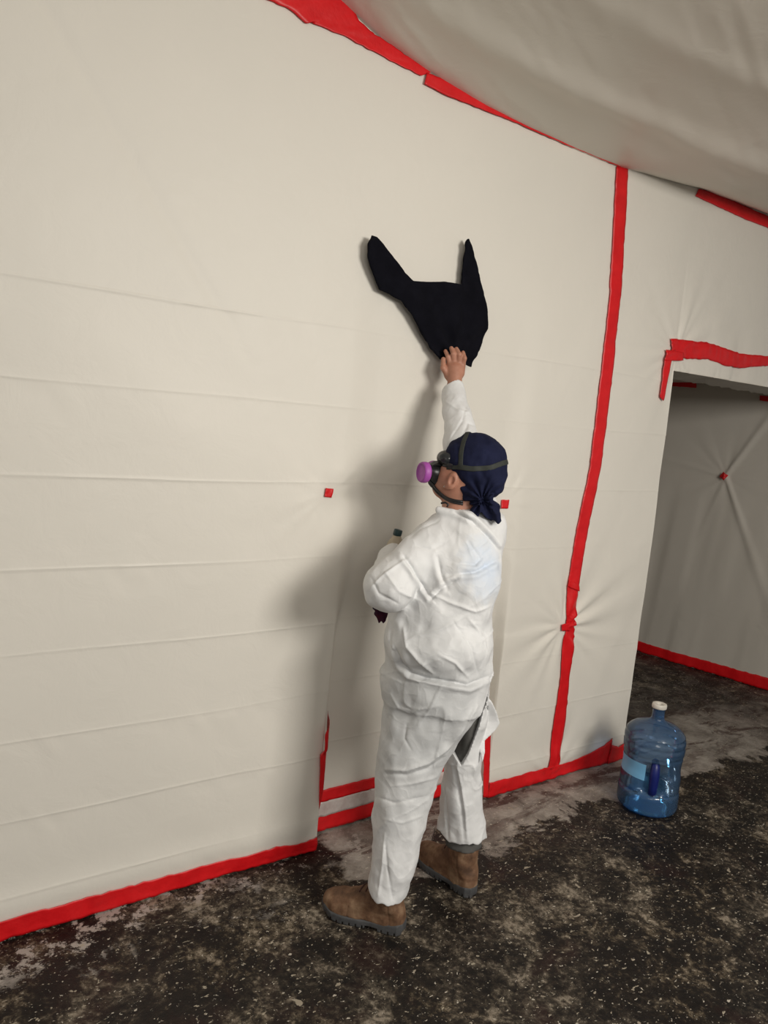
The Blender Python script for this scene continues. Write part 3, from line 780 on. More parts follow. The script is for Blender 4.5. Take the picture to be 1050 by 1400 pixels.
CREASES = [  # (photo polyline, depth, width px, side ridge)
    ([(541, 890), (549, 908), (562, 921), (580, 927), (610, 932), (640, 937), (668, 925)], 0.016, 3.2, 1),
    ([(528, 1052), (556, 1053), (585, 1043), (610, 1024), (633, 997), (652, 966)], -0.009, 3.2, 0),
    ([(528, 1058), (556, 1060), (585, 1051), (606, 1036)], 0.006, 3.0, 0),
    ([(605, 934), (590, 965), (572, 990)], -0.005, 2.6, 0),
    ([(534, 950), (545, 968), (562, 975), (580, 968)], -0.004, 2.6, 0),
    ([(556, 990), (553, 1010), (562, 1025)], 0.004, 2.6, 0),
    ([(553, 762), (564, 776), (576, 797), (590, 818)], 0.013, 3.0, 1),
    ([(505, 806), (520, 790), (540, 775), (560, 763)], -0.006, 2.4, 0),
    ([(590, 818), (606, 803), (626, 792)], 0.009, 2.8, -1),
    ([(590, 812), (615, 824), (650, 836), (672, 828)], -0.007, 3.0, 0),
    ([(614, 786), (650, 782), (684, 764)], 0.007, 3.0, 1),
    ([(598, 760), (603, 785), (612, 806)], 0.006, 3.2, 1),
    ([(627, 770), (650, 772), (668, 752)], 0.005, 3.0, 1),
    ([(622, 700), (648, 714), (668, 734), (682, 752)], 0.010, 2.8, -1),
    ([(560, 735), (575, 722), (600, 712)], 0.004, 3.0, 0),
    ([(552, 860), (556, 885), (574, 905), (592, 920)], -0.009, 3.4, 0),
    ([(535, 850), (532, 880), (545, 905)], 0.005, 3.0, 0),
    ([(600, 895), (622, 906), (640, 926)], -0.006, 2.8, 0),
    ([(575, 870), (600, 862), (640, 840)], -0.004, 3.2, 0),
    ([(640, 845), (660, 870), (668, 900)], -0.005, 2.8, 0),
    ([(620, 850), (645, 885), (655, 925)], 0.005, 2.8, 0),
    ([(535, 1075), (560, 1072), (600, 1062)], -0.004, 2.6, 0),
    ([(516, 1090), (540, 1098), (585, 1088)], 0.004, 2.8, 0),
    ([(525, 1120), (550, 1125), (578, 1115)], -0.003, 2.6, 0),
    ([(526, 1140), (523, 1180), (517, 1225)], -0.005, 2.4, 0),
    ([(526, 1150), (530, 1190), (537, 1230)], 0.004, 2.4, 0),
    ([(625, 1048), (631, 1075), (636, 1110), (639, 1150)], -0.006, 2.2, 1),
    ([(645, 1060), (652, 1072), (655, 1090)], 0.003, 2.6, 0),
    ([(604, 1060), (610, 1100), (613, 1148)], 0.004, 2.4, 0),
    ([(608, 548), (625, 560), (645, 565)], -0.004, 2.4, 0),
    ([(635, 590), (640, 578), (652, 583)], 0.006, 2.6, 1),
    ([(640, 545), (632, 575), (615, 600)], 0.004, 2.8, 0),
    ([(565, 745), (590, 752), (612, 740)], 0.004, 3.2, 0),
    ([(508, 790), (518, 812), (545, 826)], 0.005, 3.0, 0),
    ([(527, 783), (545, 808), (575, 822)], -0.005, 2.6, 0),
    ([(640, 740), (655, 760), (676, 790)], 0.004, 3.0, 0),
]
def crease_post(V, Fc):
    N = vnormals(V, Fc); P = w2px(V)
    toc = np.array([0, 0, H]) - V; toc /= np.linalg.norm(toc, axis=1, keepdims=True)
    face = np.clip((N * toc).sum(1) * 1.6, 0, 1); ssum = np.zeros(len(V))
    for pts, depth, wd, side in CREASES:
        pts = np.array(pts, float)
        best = np.full(len(V), 1e9); sg = np.zeros(len(V)); tt = np.zeros(len(V))
        seg = np.diff(pts, axis=0); Ls = np.linalg.norm(seg, axis=1); Lt = Ls.sum(); acc = 0
        m = (P[:, 0] > pts[:, 0].min() - 20) & (P[:, 0] < pts[:, 0].max() + 20) & (P[:, 1] > pts[:, 1].min() - 20) & (P[:, 1] < pts[:, 1].max() + 20)
        idx = np.where(m)[0]; q = P[idx]; b_ = np.full(len(idx), 1e9); s_ = np.zeros(len(idx)); t_ = np.zeros(len(idx))
        for i in range(len(seg)):
            r = q - pts[i]; t = np.clip((r @ seg[i]) / (Ls[i] ** 2), 0, 1); e = r - t[:, None] * seg[i]
            dd = np.linalg.norm(e, axis=1); cr = seg[i][0] * r[:, 1] - seg[i][1] * r[:, 0]
            up = dd < b_; b_[up] = dd[up]; s_[up] = np.sign(cr[up]); t_[up] = (acc + t[up] * Ls[i]) / Lt; acc += Ls[i]
        taper = np.sin(np.pi * np.clip(t_ * 0.9 + 0.05, 0, 1)) ** 0.5
        wd_ = wd * 0.72
        prof = np.exp(-np.abs(b_ / wd_) ** 1.4)
        if side: prof = prof - 0.75 * np.exp(-((b_ * s_ * side - 1.9 * wd) / (1.3 * wd)) ** 2)
        ssum[idx] += -depth * prof * taper
    return V + N * (ssum * face)[:, None]

pbase = uvz2w(K(580, 1215, 2.36)); pbase[2] = 0
person = empty('person', tuple(pbase))
tag(person, 'worker in white disposable coverall wiping the sheeted wall overhead with a black rag', 'person')
cb = uvz2w(K(660, 778, 2.29)); cg = uvz2w(K(578, 985, 2.22))
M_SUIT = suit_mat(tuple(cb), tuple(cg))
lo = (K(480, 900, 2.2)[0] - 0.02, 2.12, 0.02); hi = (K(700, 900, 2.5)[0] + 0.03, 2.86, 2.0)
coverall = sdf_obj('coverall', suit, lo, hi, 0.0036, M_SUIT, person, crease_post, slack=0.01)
coverall['label'] = 'loose white coverall, torn open behind the right thigh'

# trousers under the coverall, seen through the tear
def trousers(p):
    d = smin(np.maximum(legL(p) + 0.022, 0.152 - p[:, 2]), np.maximum(legR(p) + 0.022, 0.152 - p[:, 2]), 0.03)
    d = smin(d, cone(K(660, 935, 2.415), K(630, 1055, 2.43), .05, .062)(p), 0.02)
    d = np.maximum(d, p[:, 2] - 0.95)
    core = smin(smin(torso(p), legL(p), .03), legR(p), .02)
    d = np.maximum(d, core + 0.018)
    return d + 0.003 * noise(p[:, 0] * 25, p[:, 1] * 20, p[:, 2] * 30, 91)
sdf_obj('trousers', trousers, (lo[0], 2.12, 0.1), (hi[0], 2.62, 0.98), 0.006, M_TROUSER, person)['label'] = 'grey trousers showing through the tear'

# head frame
hf = np.array([-0.93, 0.26, 0.22]); hf /= np.linalg.norm(hf)
hu = np.array([0.22, 0.0, 0.97]); hu -= hf * hu.dot(hf); hu /= np.linalg.norm(hu)
hl = np.cross(hu, hf)
if hl[1] > 0: hl = -hl       # towards the camera: the worker's left side
HA = np.array([hf, hl, hu]); HC = K(645, 643, 2.42)
def hp(f, l, u): return HC + hf * f + hl * l + hu * u
skull = union([ellip(hp(0, 0, .01), HA, (.098, .076, .105)), ellip(hp(.045, 0, -.045), HA, (.062, .058, .075)), ball(hp(.075, 0, -.085), .032)], 0.03)
def finger(chain, r0, r1):
    fs = []
    for i in range(len(chain) - 1):
        n = len(chain) - 1
        fs.append(cone(chain[i], chain[i + 1], r0 + (r1 - r0) * i / n, r0 + (r1 - r0) * (i + 1) / n))
    return union(fs, 0.004)
# right hand pressing the rag to the wall
Dh = 2.80
palmR = [cone(K(622, 528, 2.765), K(621, 505, 2.79), .026, .030), cone(K(614, 512, 2.79), K(617, 498, 2.80), .020, .020), cone(K(628, 510, 2.79), K(630, 497, 2.80), .020, .019)]
fingersR = [finger([K(616, 501, 2.79), K(613, 488, 2.785), K(609, 480, 2.80)], .0105, .0075),
            finger([K(621, 499, 2.79), K(620, 484, 2.775), K(617, 476, 2.79)], .011, .008),
            finger([K(627, 499, 2.79), K(628, 485, 2.775), K(624, 477, 2.79)], .011, .008),
            finger([K(632, 500, 2.79), K(635, 490, 2.78), K(633, 482, 2.79)], .010, .0075),
            finger([K(614, 516, 2.785), K(606, 503, 2.775), K(606, 491, 2.79)], .0125, .0085)]
palmL = [cone(wrL, handL, .024, .028), cone(handL + [-.01, 0, 0], handL + [.02, 0.02, .01], .024, .02)]
fingersL = [finger([handL + [-.02, .0, .000 - i * .016], handL + [-.042, .018, -.002 - i * .016], handL + [-.038, .05, -.004 - i * .016]], .0098, .0078) for i in range(4)]
fingersL.append(finger([handL + [.02, 0, .015], handL + [.026, .025, .035], handL + [.012, .045, .042]], .0115, .0085))
def body(p):
    d = skull(p)
    d = smin(d, cone(hp(.012, 0, -.07), K(630, 715, 2.42), .058, .064)(p), 0.02)
    d = smin(d, cone(hp(.095, 0, -.005), hp(.112, 0, -.03), .010, .014)(p), 0.012)      # nose
    d = smin(d, ellip(hp(.094, 0, -.068), HA, (.012, .024, .008))(p), 0.008)              # lips
    d = smin(d, cone(hp(.088, .03, .014), hp(.088, -.03, .014), .012, .012)(p), 0.012)    # brow
    for s in (1, -1):                                                                     # ears
        c = hp(.038, .071 * s, -.050)
        e = ellip(c, HA, (.017, .010, .030))(p)
        e = np.maximum(e, -ellip(c + hl * s * .010 + hf * 0.002, HA, (.009, .008, .016))(p))
        e = smin(e, ellip(hp(.048, .066 * s, -.074), HA, (.009, .007, .010))(p), 0.006)
        d = smin(d, e, 0.005)
        d = smin(d, ellip(hp(.055, .045 * s, -.045), HA, (.03, .018, .03))(p), 0.02)     # cheek
        d = smax(d, -ball(hp(.096, .030 * s, -.002), .013)(p), 0.01)
        d = np.minimum(d, ball(hp(.084, .030 * s, -.002), .0125)(p))
    core = loft([row(700, 610, 672, 2.42, .05), row(730, 585, 680, 2.41, .08), row(800, 570, 672, 2.39, .10), row(880, 548, 660, 2.37, .10), row(950, 545, 650, 2.36, .10)])
    d = smin(d, core(p), 0.03)
    lgs = smin(np.maximum(legL(p) + 0.035, p[:, 2] - 0.9), np.maximum(legR(p) + 0.03, p[:, 2] - 0.9), 0.03)
    d = smin(d, lgs, 0.03)
    d = smin(d, smin(cone(shL, elL, .05, .042)(p), cone(elL, wrL, .042, .027)(p), 0.01), 0.02)
    d = smin(d, smin(cone(shR, elR, .05, .040)(p), cone(elR, wrR, .040, .028)(p), 0.01), 0.02)
    hr = union(palmR, 0.012)(p)
    for g in fingersR: hr = smin(hr, g(p), 0.005)
    d = smin(d, hr, 0.01)
    hl_ = union(palmL, 0.012)(p)
    for g in fingersL: hl_ = smin(hl_, g(p), 0.004)
    return smin(d, hl_, 0.01)
bd = sdf_obj('body', body, (lo[0], 2.12, 0.06), (hi[0], 2.9, 2.02), 0.0030, M_SKIN, person)
bd['label'] = 'bare cheek, ear, neck and raised right hand'

# navy head wrap
wrap_face = poly2([(K(x, y, 2.34)[0], K(x, y, 2.34)[2]) for x, y in ((540, 560), (612, 604), (607, 618), (608, 634), (617, 643), (627, 652), (632, 668), (634, 690), (628, 700), (560, 720))])
def wrap(p):
    d = ellip(hp(-.004, 0, .018), HA, (.108, .088, .108))(p)
    d = smin(d, ellip(K(668, 655, 2.40), np.eye(3), (.054, .085, .065))(p), 0.02)
    d = smin(d, ellip(K(678, 653, 2.40), np.eye(3), (.030, .06, .034))(p), 0.008)
    d = smin(d, ellip(K(650, 675, 2.385), np.eye(3), (.045, .06, .040))(p), 0.02)
    d = smin(d, cone(K(657, 683, 2.37), K(650, 697, 2.345), .026, .016)(p), 0.014)
    d = smin(d, cone(K(650, 697, 2.345), K(650, 707, 2.335), .013, .007)(p), 0.006)
    tail = poly2([(K(x, y, 2.33)[0], K(x, y, 2.33)[2]) for x, y in ((655, 680), (672, 676), (679, 689), (684, 696), (684, 702), (687, 713), (680, 717), (668, 709), (655, 699))])
    fv = p[:, 1] - (2.335 + 0.010 * np.sin(p[:, 0] * 130 + p[:, 2] * 60))
    d = smin(d, np.maximum(tail(p[:, 0], p[:, 2]), np.abs(fv) - 0.012), 0.008)
    # cut away the face (both sides) in front of the edge
    q = (p - HC) @ HA.T
    front = wrap_face(HC[0] + (p[:, 0] - HC[0]), p[:, 2])
    d = np.maximum(d, -front)
    inner = skull(p) - 0.001
    d = np.maximum(d, -inner - 0.02)
    # gathered folds fanning out of the knot
    kx, kz = K(657, 682, 2.36)[0], K(657, 682, 2.36)[2]
    th = np.arctan2(p[:, 2] - kz, p[:, 0] - kx); r = np.hypot(p[:, 2] - kz, p[:, 0] - kx)
    fan = np.sin(th * 13 + 2 * noise(r * 20, th * 2, 0 * r, 95)) * np.exp(-r / 0.055) * np.minimum(r / 0.01, 1)
    return d + 0.0080 * fan * (p[:, 1] < 2.44) + 0.0045 * noise(p[:, 0] * 40, p[:, 1] * 30, p[:, 2] * 30, 96) + 0.0012 * noise(p[:, 0] * 90, p[:, 1] * 60, p[:, 2] * 70, 97)
hw = sdf_obj('head_wrap', wrap, K(590, 730, 2.42) + [0, -.17, -.02], K(705, 580, 2.42) + [0.01, .14, .03], 0.0028, M_NAVY, person)
hw['label'] = 'navy cloth wrap knotted at the nape'

# surface helper: walk outwards from inside until the field turns positive
def skin_pt(fn, c, d, lift=0.001):
    d = np.array(d, float); d /= np.linalg.norm(d)
    t = np.linspace(0.02, 0.20, 400); P = np.array(c) + t[:, None] * d
    s = fn(P) < 0
    i = np.where(s)[0]; i = i[-1] if len(i) else 0
    return P[i] + d * lift, d
def strap(name, fn, dirs, width, parent, mat=M_STRAP, lift=0.0015, c=None, ratio=0.16):
    pts, nr = [], []
    for d in dirs:
        p, n = skin_pt(fn, HC if c is None else c, d, lift); pts.append(p); nr.append(n)
    W_ = uvz2w(np.array(pts)); nW = uvz2w(np.array(nr))
    return tube(name, W_, width / 2, mat, parent, 12, flat=(nW, ratio))
def near_pt(px, py, D0, lift):
    Ds = np.linspace(2.24, 2.52, 220); P = np.array([K(px, py, D) for D in Ds]); s_ = headfn(P) < 0
    p = P[np.argmax(s_)] if s_.any() else K(px, py, D0)
    return p
def laid_strap(name, pts, width, parent, mat, lift=0.002, ratio=0.2, n=30, D0=2.36):
    pts = np.array(pts, float); t = np.linspace(0, len(pts) - 1, n)
    X_ = np.interp(t, np.arange(len(pts)), pts[:, 0]); Y_ = np.interp(t, np.arange(len(pts)), pts[:, 1])
    Q = np.array([near_pt(x, y, D0, lift) for x, y in zip(X_, Y_)])
    for _ in range(4): Q[1:-1] = (Q[:-2] + 2 * Q[1:-1] + Q[2:]) / 4
    e = 1e-3; G = np.stack([headfn(Q + e * np.eye(3)[i]) - headfn(Q - e * np.eye(3)[i]) for i in range(3)], 1)
    G /= np.linalg.norm(G, axis=1, keepdims=True) + 1e-9
    Q = Q + G * (np.clip(-headfn(Q), -0.004, 0.01)[:, None] + lift)
    return tube(name, uvz2w(Q), width / 2, mat, parent, 12, flat=(uvz2w(G), ratio))
def lerp_dirs(ctrl, n):
    ctrl = np.array(ctrl, float); t = np.linspace(0, len(ctrl) - 1, n)
    return np.stack([np.interp(t, np.arange(len(ctrl)), ctrl[:, i]) for i in range(3)], 1)
def pd(px, py, D): return K(px, py, D) - HC
headfn = lambda p: np.minimum(np.minimum(wrap(p), body(p)), mask(p))

# respirator
fo_ = hp(.105, 0, -.045)
def mask(p):
    d = ellip(hp(.098, 0, -.050), HA, (.040, .046, .050))(p)
    d = smin(d, ellip(hp(.125, 0, -.040), HA, (.018, .024, .028))(p), 0.015)
    for s in (1, -1): d = smin(d, cone(hp(.110, .03 * s, -.045), hp(.128, .052 * s, -.045), .020, .019)(p), 0.012)
    return np.maximum(d, -(skull(p) + 0.001))
rb = tuple(uvz2w(fo_))
resp = sdf_obj('respirator', mask, fo_ - .1, fo_ + .1, 0.0028, M_BLACK, person)
resp['label'] = 'black half-mask respirator'
def disc(name, c, ax, r, th, mat, parent, bevel=0.004, seg=40):
    """turned filter with a rounded rim and a shallow dished face, its axis along ax"""
    prof = [(0, 0), (r * .55, 0), (r * .92, .0), (r, .004), (r * 1.02, th * .35), (r * 1.0, th * .75), (r * .93, th * .97), (r * .80, th), (r * .76, th - .003), (r * .3, th - .004), (0, th - .004)]
    ax = Vector(ax).normalized(); q = ax.to_track_quat('Z', 'Y'); V, Fs = [], []
    for (rr, zz) in prof:
        for k in range(seg):
            t = 2 * math.pi * k / seg; V.append(Vector(c) + q @ Vector((rr * math.cos(t), rr * math.sin(t), zz)))
    for i in range(len(prof) - 1):
        for k in range(seg): Fs.append((i * seg + k, i * seg + (k + 1) % seg, (i + 1) * seg + (k + 1) % seg, (i + 1) * seg + k))
    bm = bmesh.new(); vs = [bm.verts.new(v - Vector(person.location)) for v in V]
    for f in Fs: bm.faces.new([vs[i] for i in f])
    bmesh.ops.remove_doubles(bm, verts=bm.verts, dist=1e-5)
    return finish_bm(name, bm, mat, parent)
for s in (1, -1):
    c = hp(.124, .046 * s, -.044)
    if s == 1: c = K(584, 646, 2.345)
    ax = hf * 0.75 + hl * s * 0.62 - hu * 0.05
    if s == 1: ax = np.array([-0.86, -0.42, 0.02])
    d_ = disc('filter_disc', tuple(uvz2w(c)), tuple(uvz2w(ax)), .0335, .024, M_PINK, resp)
    if s == 1: d_['label'] = 'round magenta filter on the near side'
strap('head_strap', headfn, lerp_dirs([pd(592, 637, 2.36), pd(598, 636, 2.345), pd(606, 636, 2.34), pd(620, 637, 2.33), pd(645, 641, 2.32), pd(668, 640, 2.33), pd(684, 634, 2.36), pd(690, 632, 2.43), pd(684, 630, 2.50)], 44), .017, resp)
strap('crown_strap', headfn, lerp_dirs([pd(627, 638, 2.33), pd(627, 622, 2.335), pd(631, 608, 2.36), pd(638, 600, 2.40), pd(642, 598, 2.44), pd(640, 604, 2.50)], 34), .016, resp)
laid_strap('neck_strap', [(586, 655), (590, 660), (597, 668), (605, 676), (613, 681.5), (622, 684.5), (633, 686)], .009, resp, M_BLACK, 0.003, 0.5)
laid_strap('neck_strap', [(587, 660), (592, 666), (600, 675), (609, 682), (618, 686.5), (633, 689.5)], .007, resp, M_BLACK, 0.003, 0.5)
laid_strap('temple_strap', [(588, 637), (594, 636), (600, 635), (606, 635), (613, 636), (619, 637.5)], .017, resp, M_BLACK, 0.003, 0.22)
tube('strap_clip', [tuple(uvz2w(K(x, y, D))) for x, y, D in ((603, 688, 2.365), (609, 687, 2.36), (613, 690, 2.357), (611, 693, 2.357))], .0035, M_BLACK, resp)
# goggles
def gog(p):
    q = (p - HC) @ HA.T
    d = smax(ellip(hp(.086, 0, .010), HA, (.038, .070, .029))(p), -(skull(p) - 0.001), 0.004)
    return d
gg = sdf_obj('goggles', gog, hp(.086, 0, .01) - .09, hp(.086, 0, .01) + .09, 0.0028, M_BLACK, person)
gg['label'] = 'black safety goggles'
for s in (1, -1):
    c = hp(.083, .060 * s, .012)
    bmv = bmesh.new(); bmesh.ops.create_uvsphere(bmv, u_segments=24, v_segments=14, radius=1)
    X_, Y_, Z_ = [Vector(tuple(uvz2w(a))) for a in (hf, hl, hu)]
    for v in bmv.verts:
        co = Vector(tuple(uvz2w(c))) + X_ * v.co.x * .024 + Y_ * v.co.y * .009 + Z_ * v.co.z * .019 - Vector(person.location)
        v.co = co
    finish_bm('lens', bmv, M_LENS, gg)
# earring
ep, en = skin_pt(body, HC, hp(.060, .061, -.077) - HC, 0.001)
bmv = bmesh.new(); bmesh.ops.create_uvsphere(bmv, u_segments=12, v_segments=8, radius=0.0028, matrix=Matrix.Translation(Vector(tuple(uvz2w(ep))) - Vector(person.location)))
finish_bm('earring', bmv, M_METAL, person)['label'] = 'tiny silver stud earring'

# boots
def foot(heel, toe, side, name_label, tilt=0.0):
    heel = np.array(heel); toe = np.array(toe); fd = (toe - heel) / np.linalg.norm(toe - heel)
    L = 0.295; o_ = heel; lat = np.array([-fd[1], fd[0]]) * side    # inner side of the foot at +lat
    outline = [(0.0, -.018), (.004, .018), (.018, .034), (.06, .037), (.11, .036), (.16, .044), (.205, .050), (.245, .046), (.275, .030), (.292, .006), (.292, -.012), (.275, -.034), (.24, -.048), (.20, -.052), (.15, -.046), (.10, -.038), (.05, -.038), (.015, -.034)]
    out = poly2(outline)
    def loc(p): 
        q = p[:, :2] - o_; return np.stack([q @ fd, q @ lat, p[:, 2]], 1)
    def sole(p):
        q = loc(p); top = 0.034 - 0.004 * np.sin(np.clip(q[:, 0] / L, 0, 1) * 3.1) + 0.010 * sstep(.24, .29, q[:, 0]) + 0.008 * sstep(.10, .0, q[:, 0])
        d2 = out(q[:, 0], q[:, 1]) - 0.002 + 0.10 * np.clip(q[:, 2] - .03, 0, 1)
        bot = 0.002 + 0.016 * sstep(.22, .29, q[:, 0])
        d = smax(smax(d2, q[:, 2] - top, 0.006), bot - q[:, 2], 0.003)
        lug = np.abs(((q[:, 0] + 0.008) % 0.022) - 0.011) - 0.0022
        edge = -(out(q[:, 0], q[:, 1]) + 0.009)
        ln = np.maximum(np.maximum(lug, edge), q[:, 2] - bot - 0.009)
        d = np.maximum(d, -ln)
        arch = np.maximum(np.abs(q[:, 0] - .105) - .022, q[:, 2] - .012)
        return np.maximum(d, -arch)
    def upper(p):
        q = loc(p); I = np.eye(3)
        d = ellip((.215, -.002, .042), I, (.078, .050, .050))(q)
        d = smin(d, ellip((.13, 0, .045), I, (.09, .044, .062))(q), 0.03)
        d = smin(d, ellip((.055, 0, .045), I, (.056, .040, .055))(q), 0.02)
        d = smin(d, cone((.060, 0, .06), (.066, 0, .20), .048, .050)(q), 0.03)
        d = smin(d, cone((.17, 0, .07), (.09, 0, .125), .030, .035)(q), 0.03)
        d = smax(d, out(q[:, 0], q[:, 1]) - 0.001 - 0.30 * np.clip(q[:, 2] - .065, 0, .06), 0.008)
        d = smax(d, 0.028 - q[:, 2], 0.002)
        d = np.maximum(d, q[:, 2] - 0.182 + 0.10 * np.abs(q[:, 0] - .03))
        d = np.maximum(d, -np.maximum(np.hypot(q[:, 0] - .066, q[:, 1]) - .037, .10 - q[:, 2]))
        # stitched back panel and quarter seams
        seam1 = np.abs(q[:, 0] - (.045 + .12 * (q[:, 2] - .04))) - .0012
        d = d + 0.0016 * np.exp(-(seam1 / .0018) ** 2)
        tcap = np.abs(q[:, 0] - (.165 + .5 * np.abs(q[:, 1]))) 
        d = d + 0.0018 * np.exp(-(tcap / .002) ** 2)
        return d + 0.0022 * noise(q[:, 0] * 45, q[:, 1] * 40, q[:, 2] * 45, 101)
    P0 = np.array([*o_, 0]); corners = np.array([np.append(o_ + fd * a + lat * b, 0) for a in (-.03, .32) for b in (-.08, .08)])
    lo_, hi_ = corners.min(0), corners.max(0) + [0, 0, .20]
    bt = sdf_obj('boot', upper, lo_ - [0, 0, .01], hi_, 0.0030, M_BOOT, person, frame='w'); bt['label'] = name_label
    sdf_obj('sole', sole, lo_ - [0, 0, .01], hi_ * [1, 1, 0] + [0, 0, .07], 0.0026, M_SOLE, bt, frame='w', post=lambda V, F_: V - pb)
    for m in bt.children: m.parent = bt
    # laces: crossings over the instep
    def wp(a, b, z): 
        v = o_ + fd * a + lat * b; return (v[0], v[1], z)
    for i, a in enumerate((.150, .128, .108)):
        pts = []
        for t in np.linspace(-1, 1, 9):
            b = t * .024
            zz = np.linspace(.05, .19, 120); X3 = np.array([[*(o_ + fd * (a + .008 * t) + lat * b), z] for z in zz])
            s = upper(X3) < 0; z = zz[np.where(s)[0][-1]] if s.any() else .1
            pts.append((*(X3[0][:2]), z + .002))
        tube('lace', [tuple(np.array(p) - pb) for p in pts], .0024, M_LACE, None, 8).parent = bt
    tube('lace', [tuple(np.array(wp(.150 - .02 * k, .012 * math.sin(k * 2.2), .112 + .010 * math.sin(k * 1.7) + .004 * k)) - pb) for k in np.linspace(0, 2.2, 12)], .0026, M_LACE, None, 8).parent = bt
    return bt
pb = np.array(person.location)
foot((1.412, 1.735), (1.235, 1.955), 1, 'left boot, nearer and side on')
foot((1.742, 1.765), (1.715, 2.03), -1, 'right boot, seen from behind')
# sock showing above the far boot
bs = uvz2w(np.array([0, 0, 0]))
tube('sock', [(1.736, 1.828, 0.09), (1.736, 1.828, 0.155), (1.736, 1.828, 0.185), (1.738, 1.83, 0.21)], [.034, .036, .037, .036], M_SOCK, person, 24)

# ------------------------------------------------------------------ things held
RP = [(507, 322), (514, 324), (530, 346), (552, 372), (565, 384), (585, 385), (608, 385), (631, 389), (633, 360), (636, 330), (640, 326), (646, 338), (655, 368), (660, 398), (664, 425), (668, 449), (662, 462), (651, 482), (642, 502), (632, 498), (620, 494), (608, 490), (601, 492), (590, 478), (577, 456), (563, 432), (548, 412), (532, 402), (519, 396), (508, 372), (501, 352), (501, 334)]
rag2 = poly2([(wx(x, y, 2.238)) for x, y in RP])
rc = wx(622, 492, 2.238)
def rag(p):
    X, Y, Z = p[:, 0], p[:, 1], p[:, 2]
    th = np.arctan2(Z - rc[1], X - rc[0]); r = np.hypot(Z - rc[1], X - rc[0])
    mid = 2.235 + 0.007 * np.sin(th * 9 + 1.5) * sstep(0, .12, r) + 0.007 * noise(X * 8, Z * 8, 0 * X, 111) - 0.015 * np.exp(-(r / .06) ** 2)
    e = rag2(X + 0.002 * noise(X * 60, Z * 60, 0 * X, 112), Z)
    return smax(e, np.abs(Y - mid) - 0.006 - 0.003 * noise(X * 30, Z * 30, 0 * X, 113), 0.006) * 0.8
P_ = np.array([wx(x, y, 2.238) for x, y in RP])
rg = sdf_obj('rag', rag, (P_[:, 0].min() - .02, 2.15, P_[:, 1].min() - .02), (P_[:, 0].max() + .02, 2.266, P_[:, 1].max() + .02), 0.0034, M_RAG, None, frame='w')
tag(rg, 'black cloth rag with two flung-up corners, pressed on the wall by the raised hand', 'rag')
# bottle in the left hand
bc = K(534, 762, 2.535)
btl = empty('bottle', tuple(uvz2w(K(534, 790, 2.535))))
tag(btl, 'small beige bottle with a dark teal top held in front of the chest', 'bottle')
def lathe_at(name, a, b, prof, mat, parent, seg=32):
    a = Vector(tuple(uvz2w(a))); b = Vector(tuple(uvz2w(b))); ax = (b - a); L = ax.length; q = ax.normalized().to_track_quat('Z', 'Y')
    bm = bmesh.new(); rings = []
    for t, r in prof:
        rings.append([bm.verts.new(a + q @ Vector((r * math.cos(2 * math.pi * k / seg), r * math.sin(2 * math.pi * k / seg), t * L)) - Vector(parent.location)) for k in range(seg)])
    for i in range(len(rings) - 1):
        for k in range(seg): bm.faces.new((rings[i][k], rings[i][(k + 1) % seg], rings[i + 1][(k + 1) % seg], rings[i + 1][k]))
    bm.faces.new(rings[0][::-1]); bm.faces.new(rings[-1])
    return finish_bm(name, bm, mat, parent)
b0, b1, b2 = K(534, 795, 2.555), K(543, 731, 2.555), K(545, 724, 2.555)
lathe_at('bottle_body', b0, b1, [(0, .030), (.04, .035), (.60, .036), (.72, .034), (.84, .028), (.94, .017), (1, .013)], M_BOTTLE, btl)
lathe_at('cap', b1, b2, [(-.2, .014), (0, .0155), (.7, .0155), (.95, .0145), (1, .012)], M_TEAL, btl)
# dark cloth hanging under the left elbow
RN = [(512, 815), (534, 815), (530, 840), (527, 851), (524, 853), (521, 849), (518, 852), (515, 844), (511, 840), (513, 835), (509, 832), (511, 826)]
rn2 = poly2([(K(x, y, 2.40)[0], K(x, y, 2.40)[2]) for x, y in RN])
def drag(p):
    mid = 2.40 + 0.008 * np.sin(p[:, 0] * 160 + p[:, 2] * 40) + 0.01 * noise(p[:, 0] * 30, p[:, 2] * 30, 0 * p[:, 0], 121)
    return smax(rn2(p[:, 0], p[:, 2]), np.abs(p[:, 1] - mid) - 0.012, 0.005) * 0.7
a_ = K(500, 862, 2.4); b_ = K(542, 808, 2.4)
dr = sdf_obj('rag', drag, (a_[0], 2.36, a_[2]), (b_[0], 2.45, b_[2]), 0.0026, M_DARKRAG, None)
tag(dr, 'crumpled dark navy and maroon cloth hanging below the bent left elbow', 'rag')

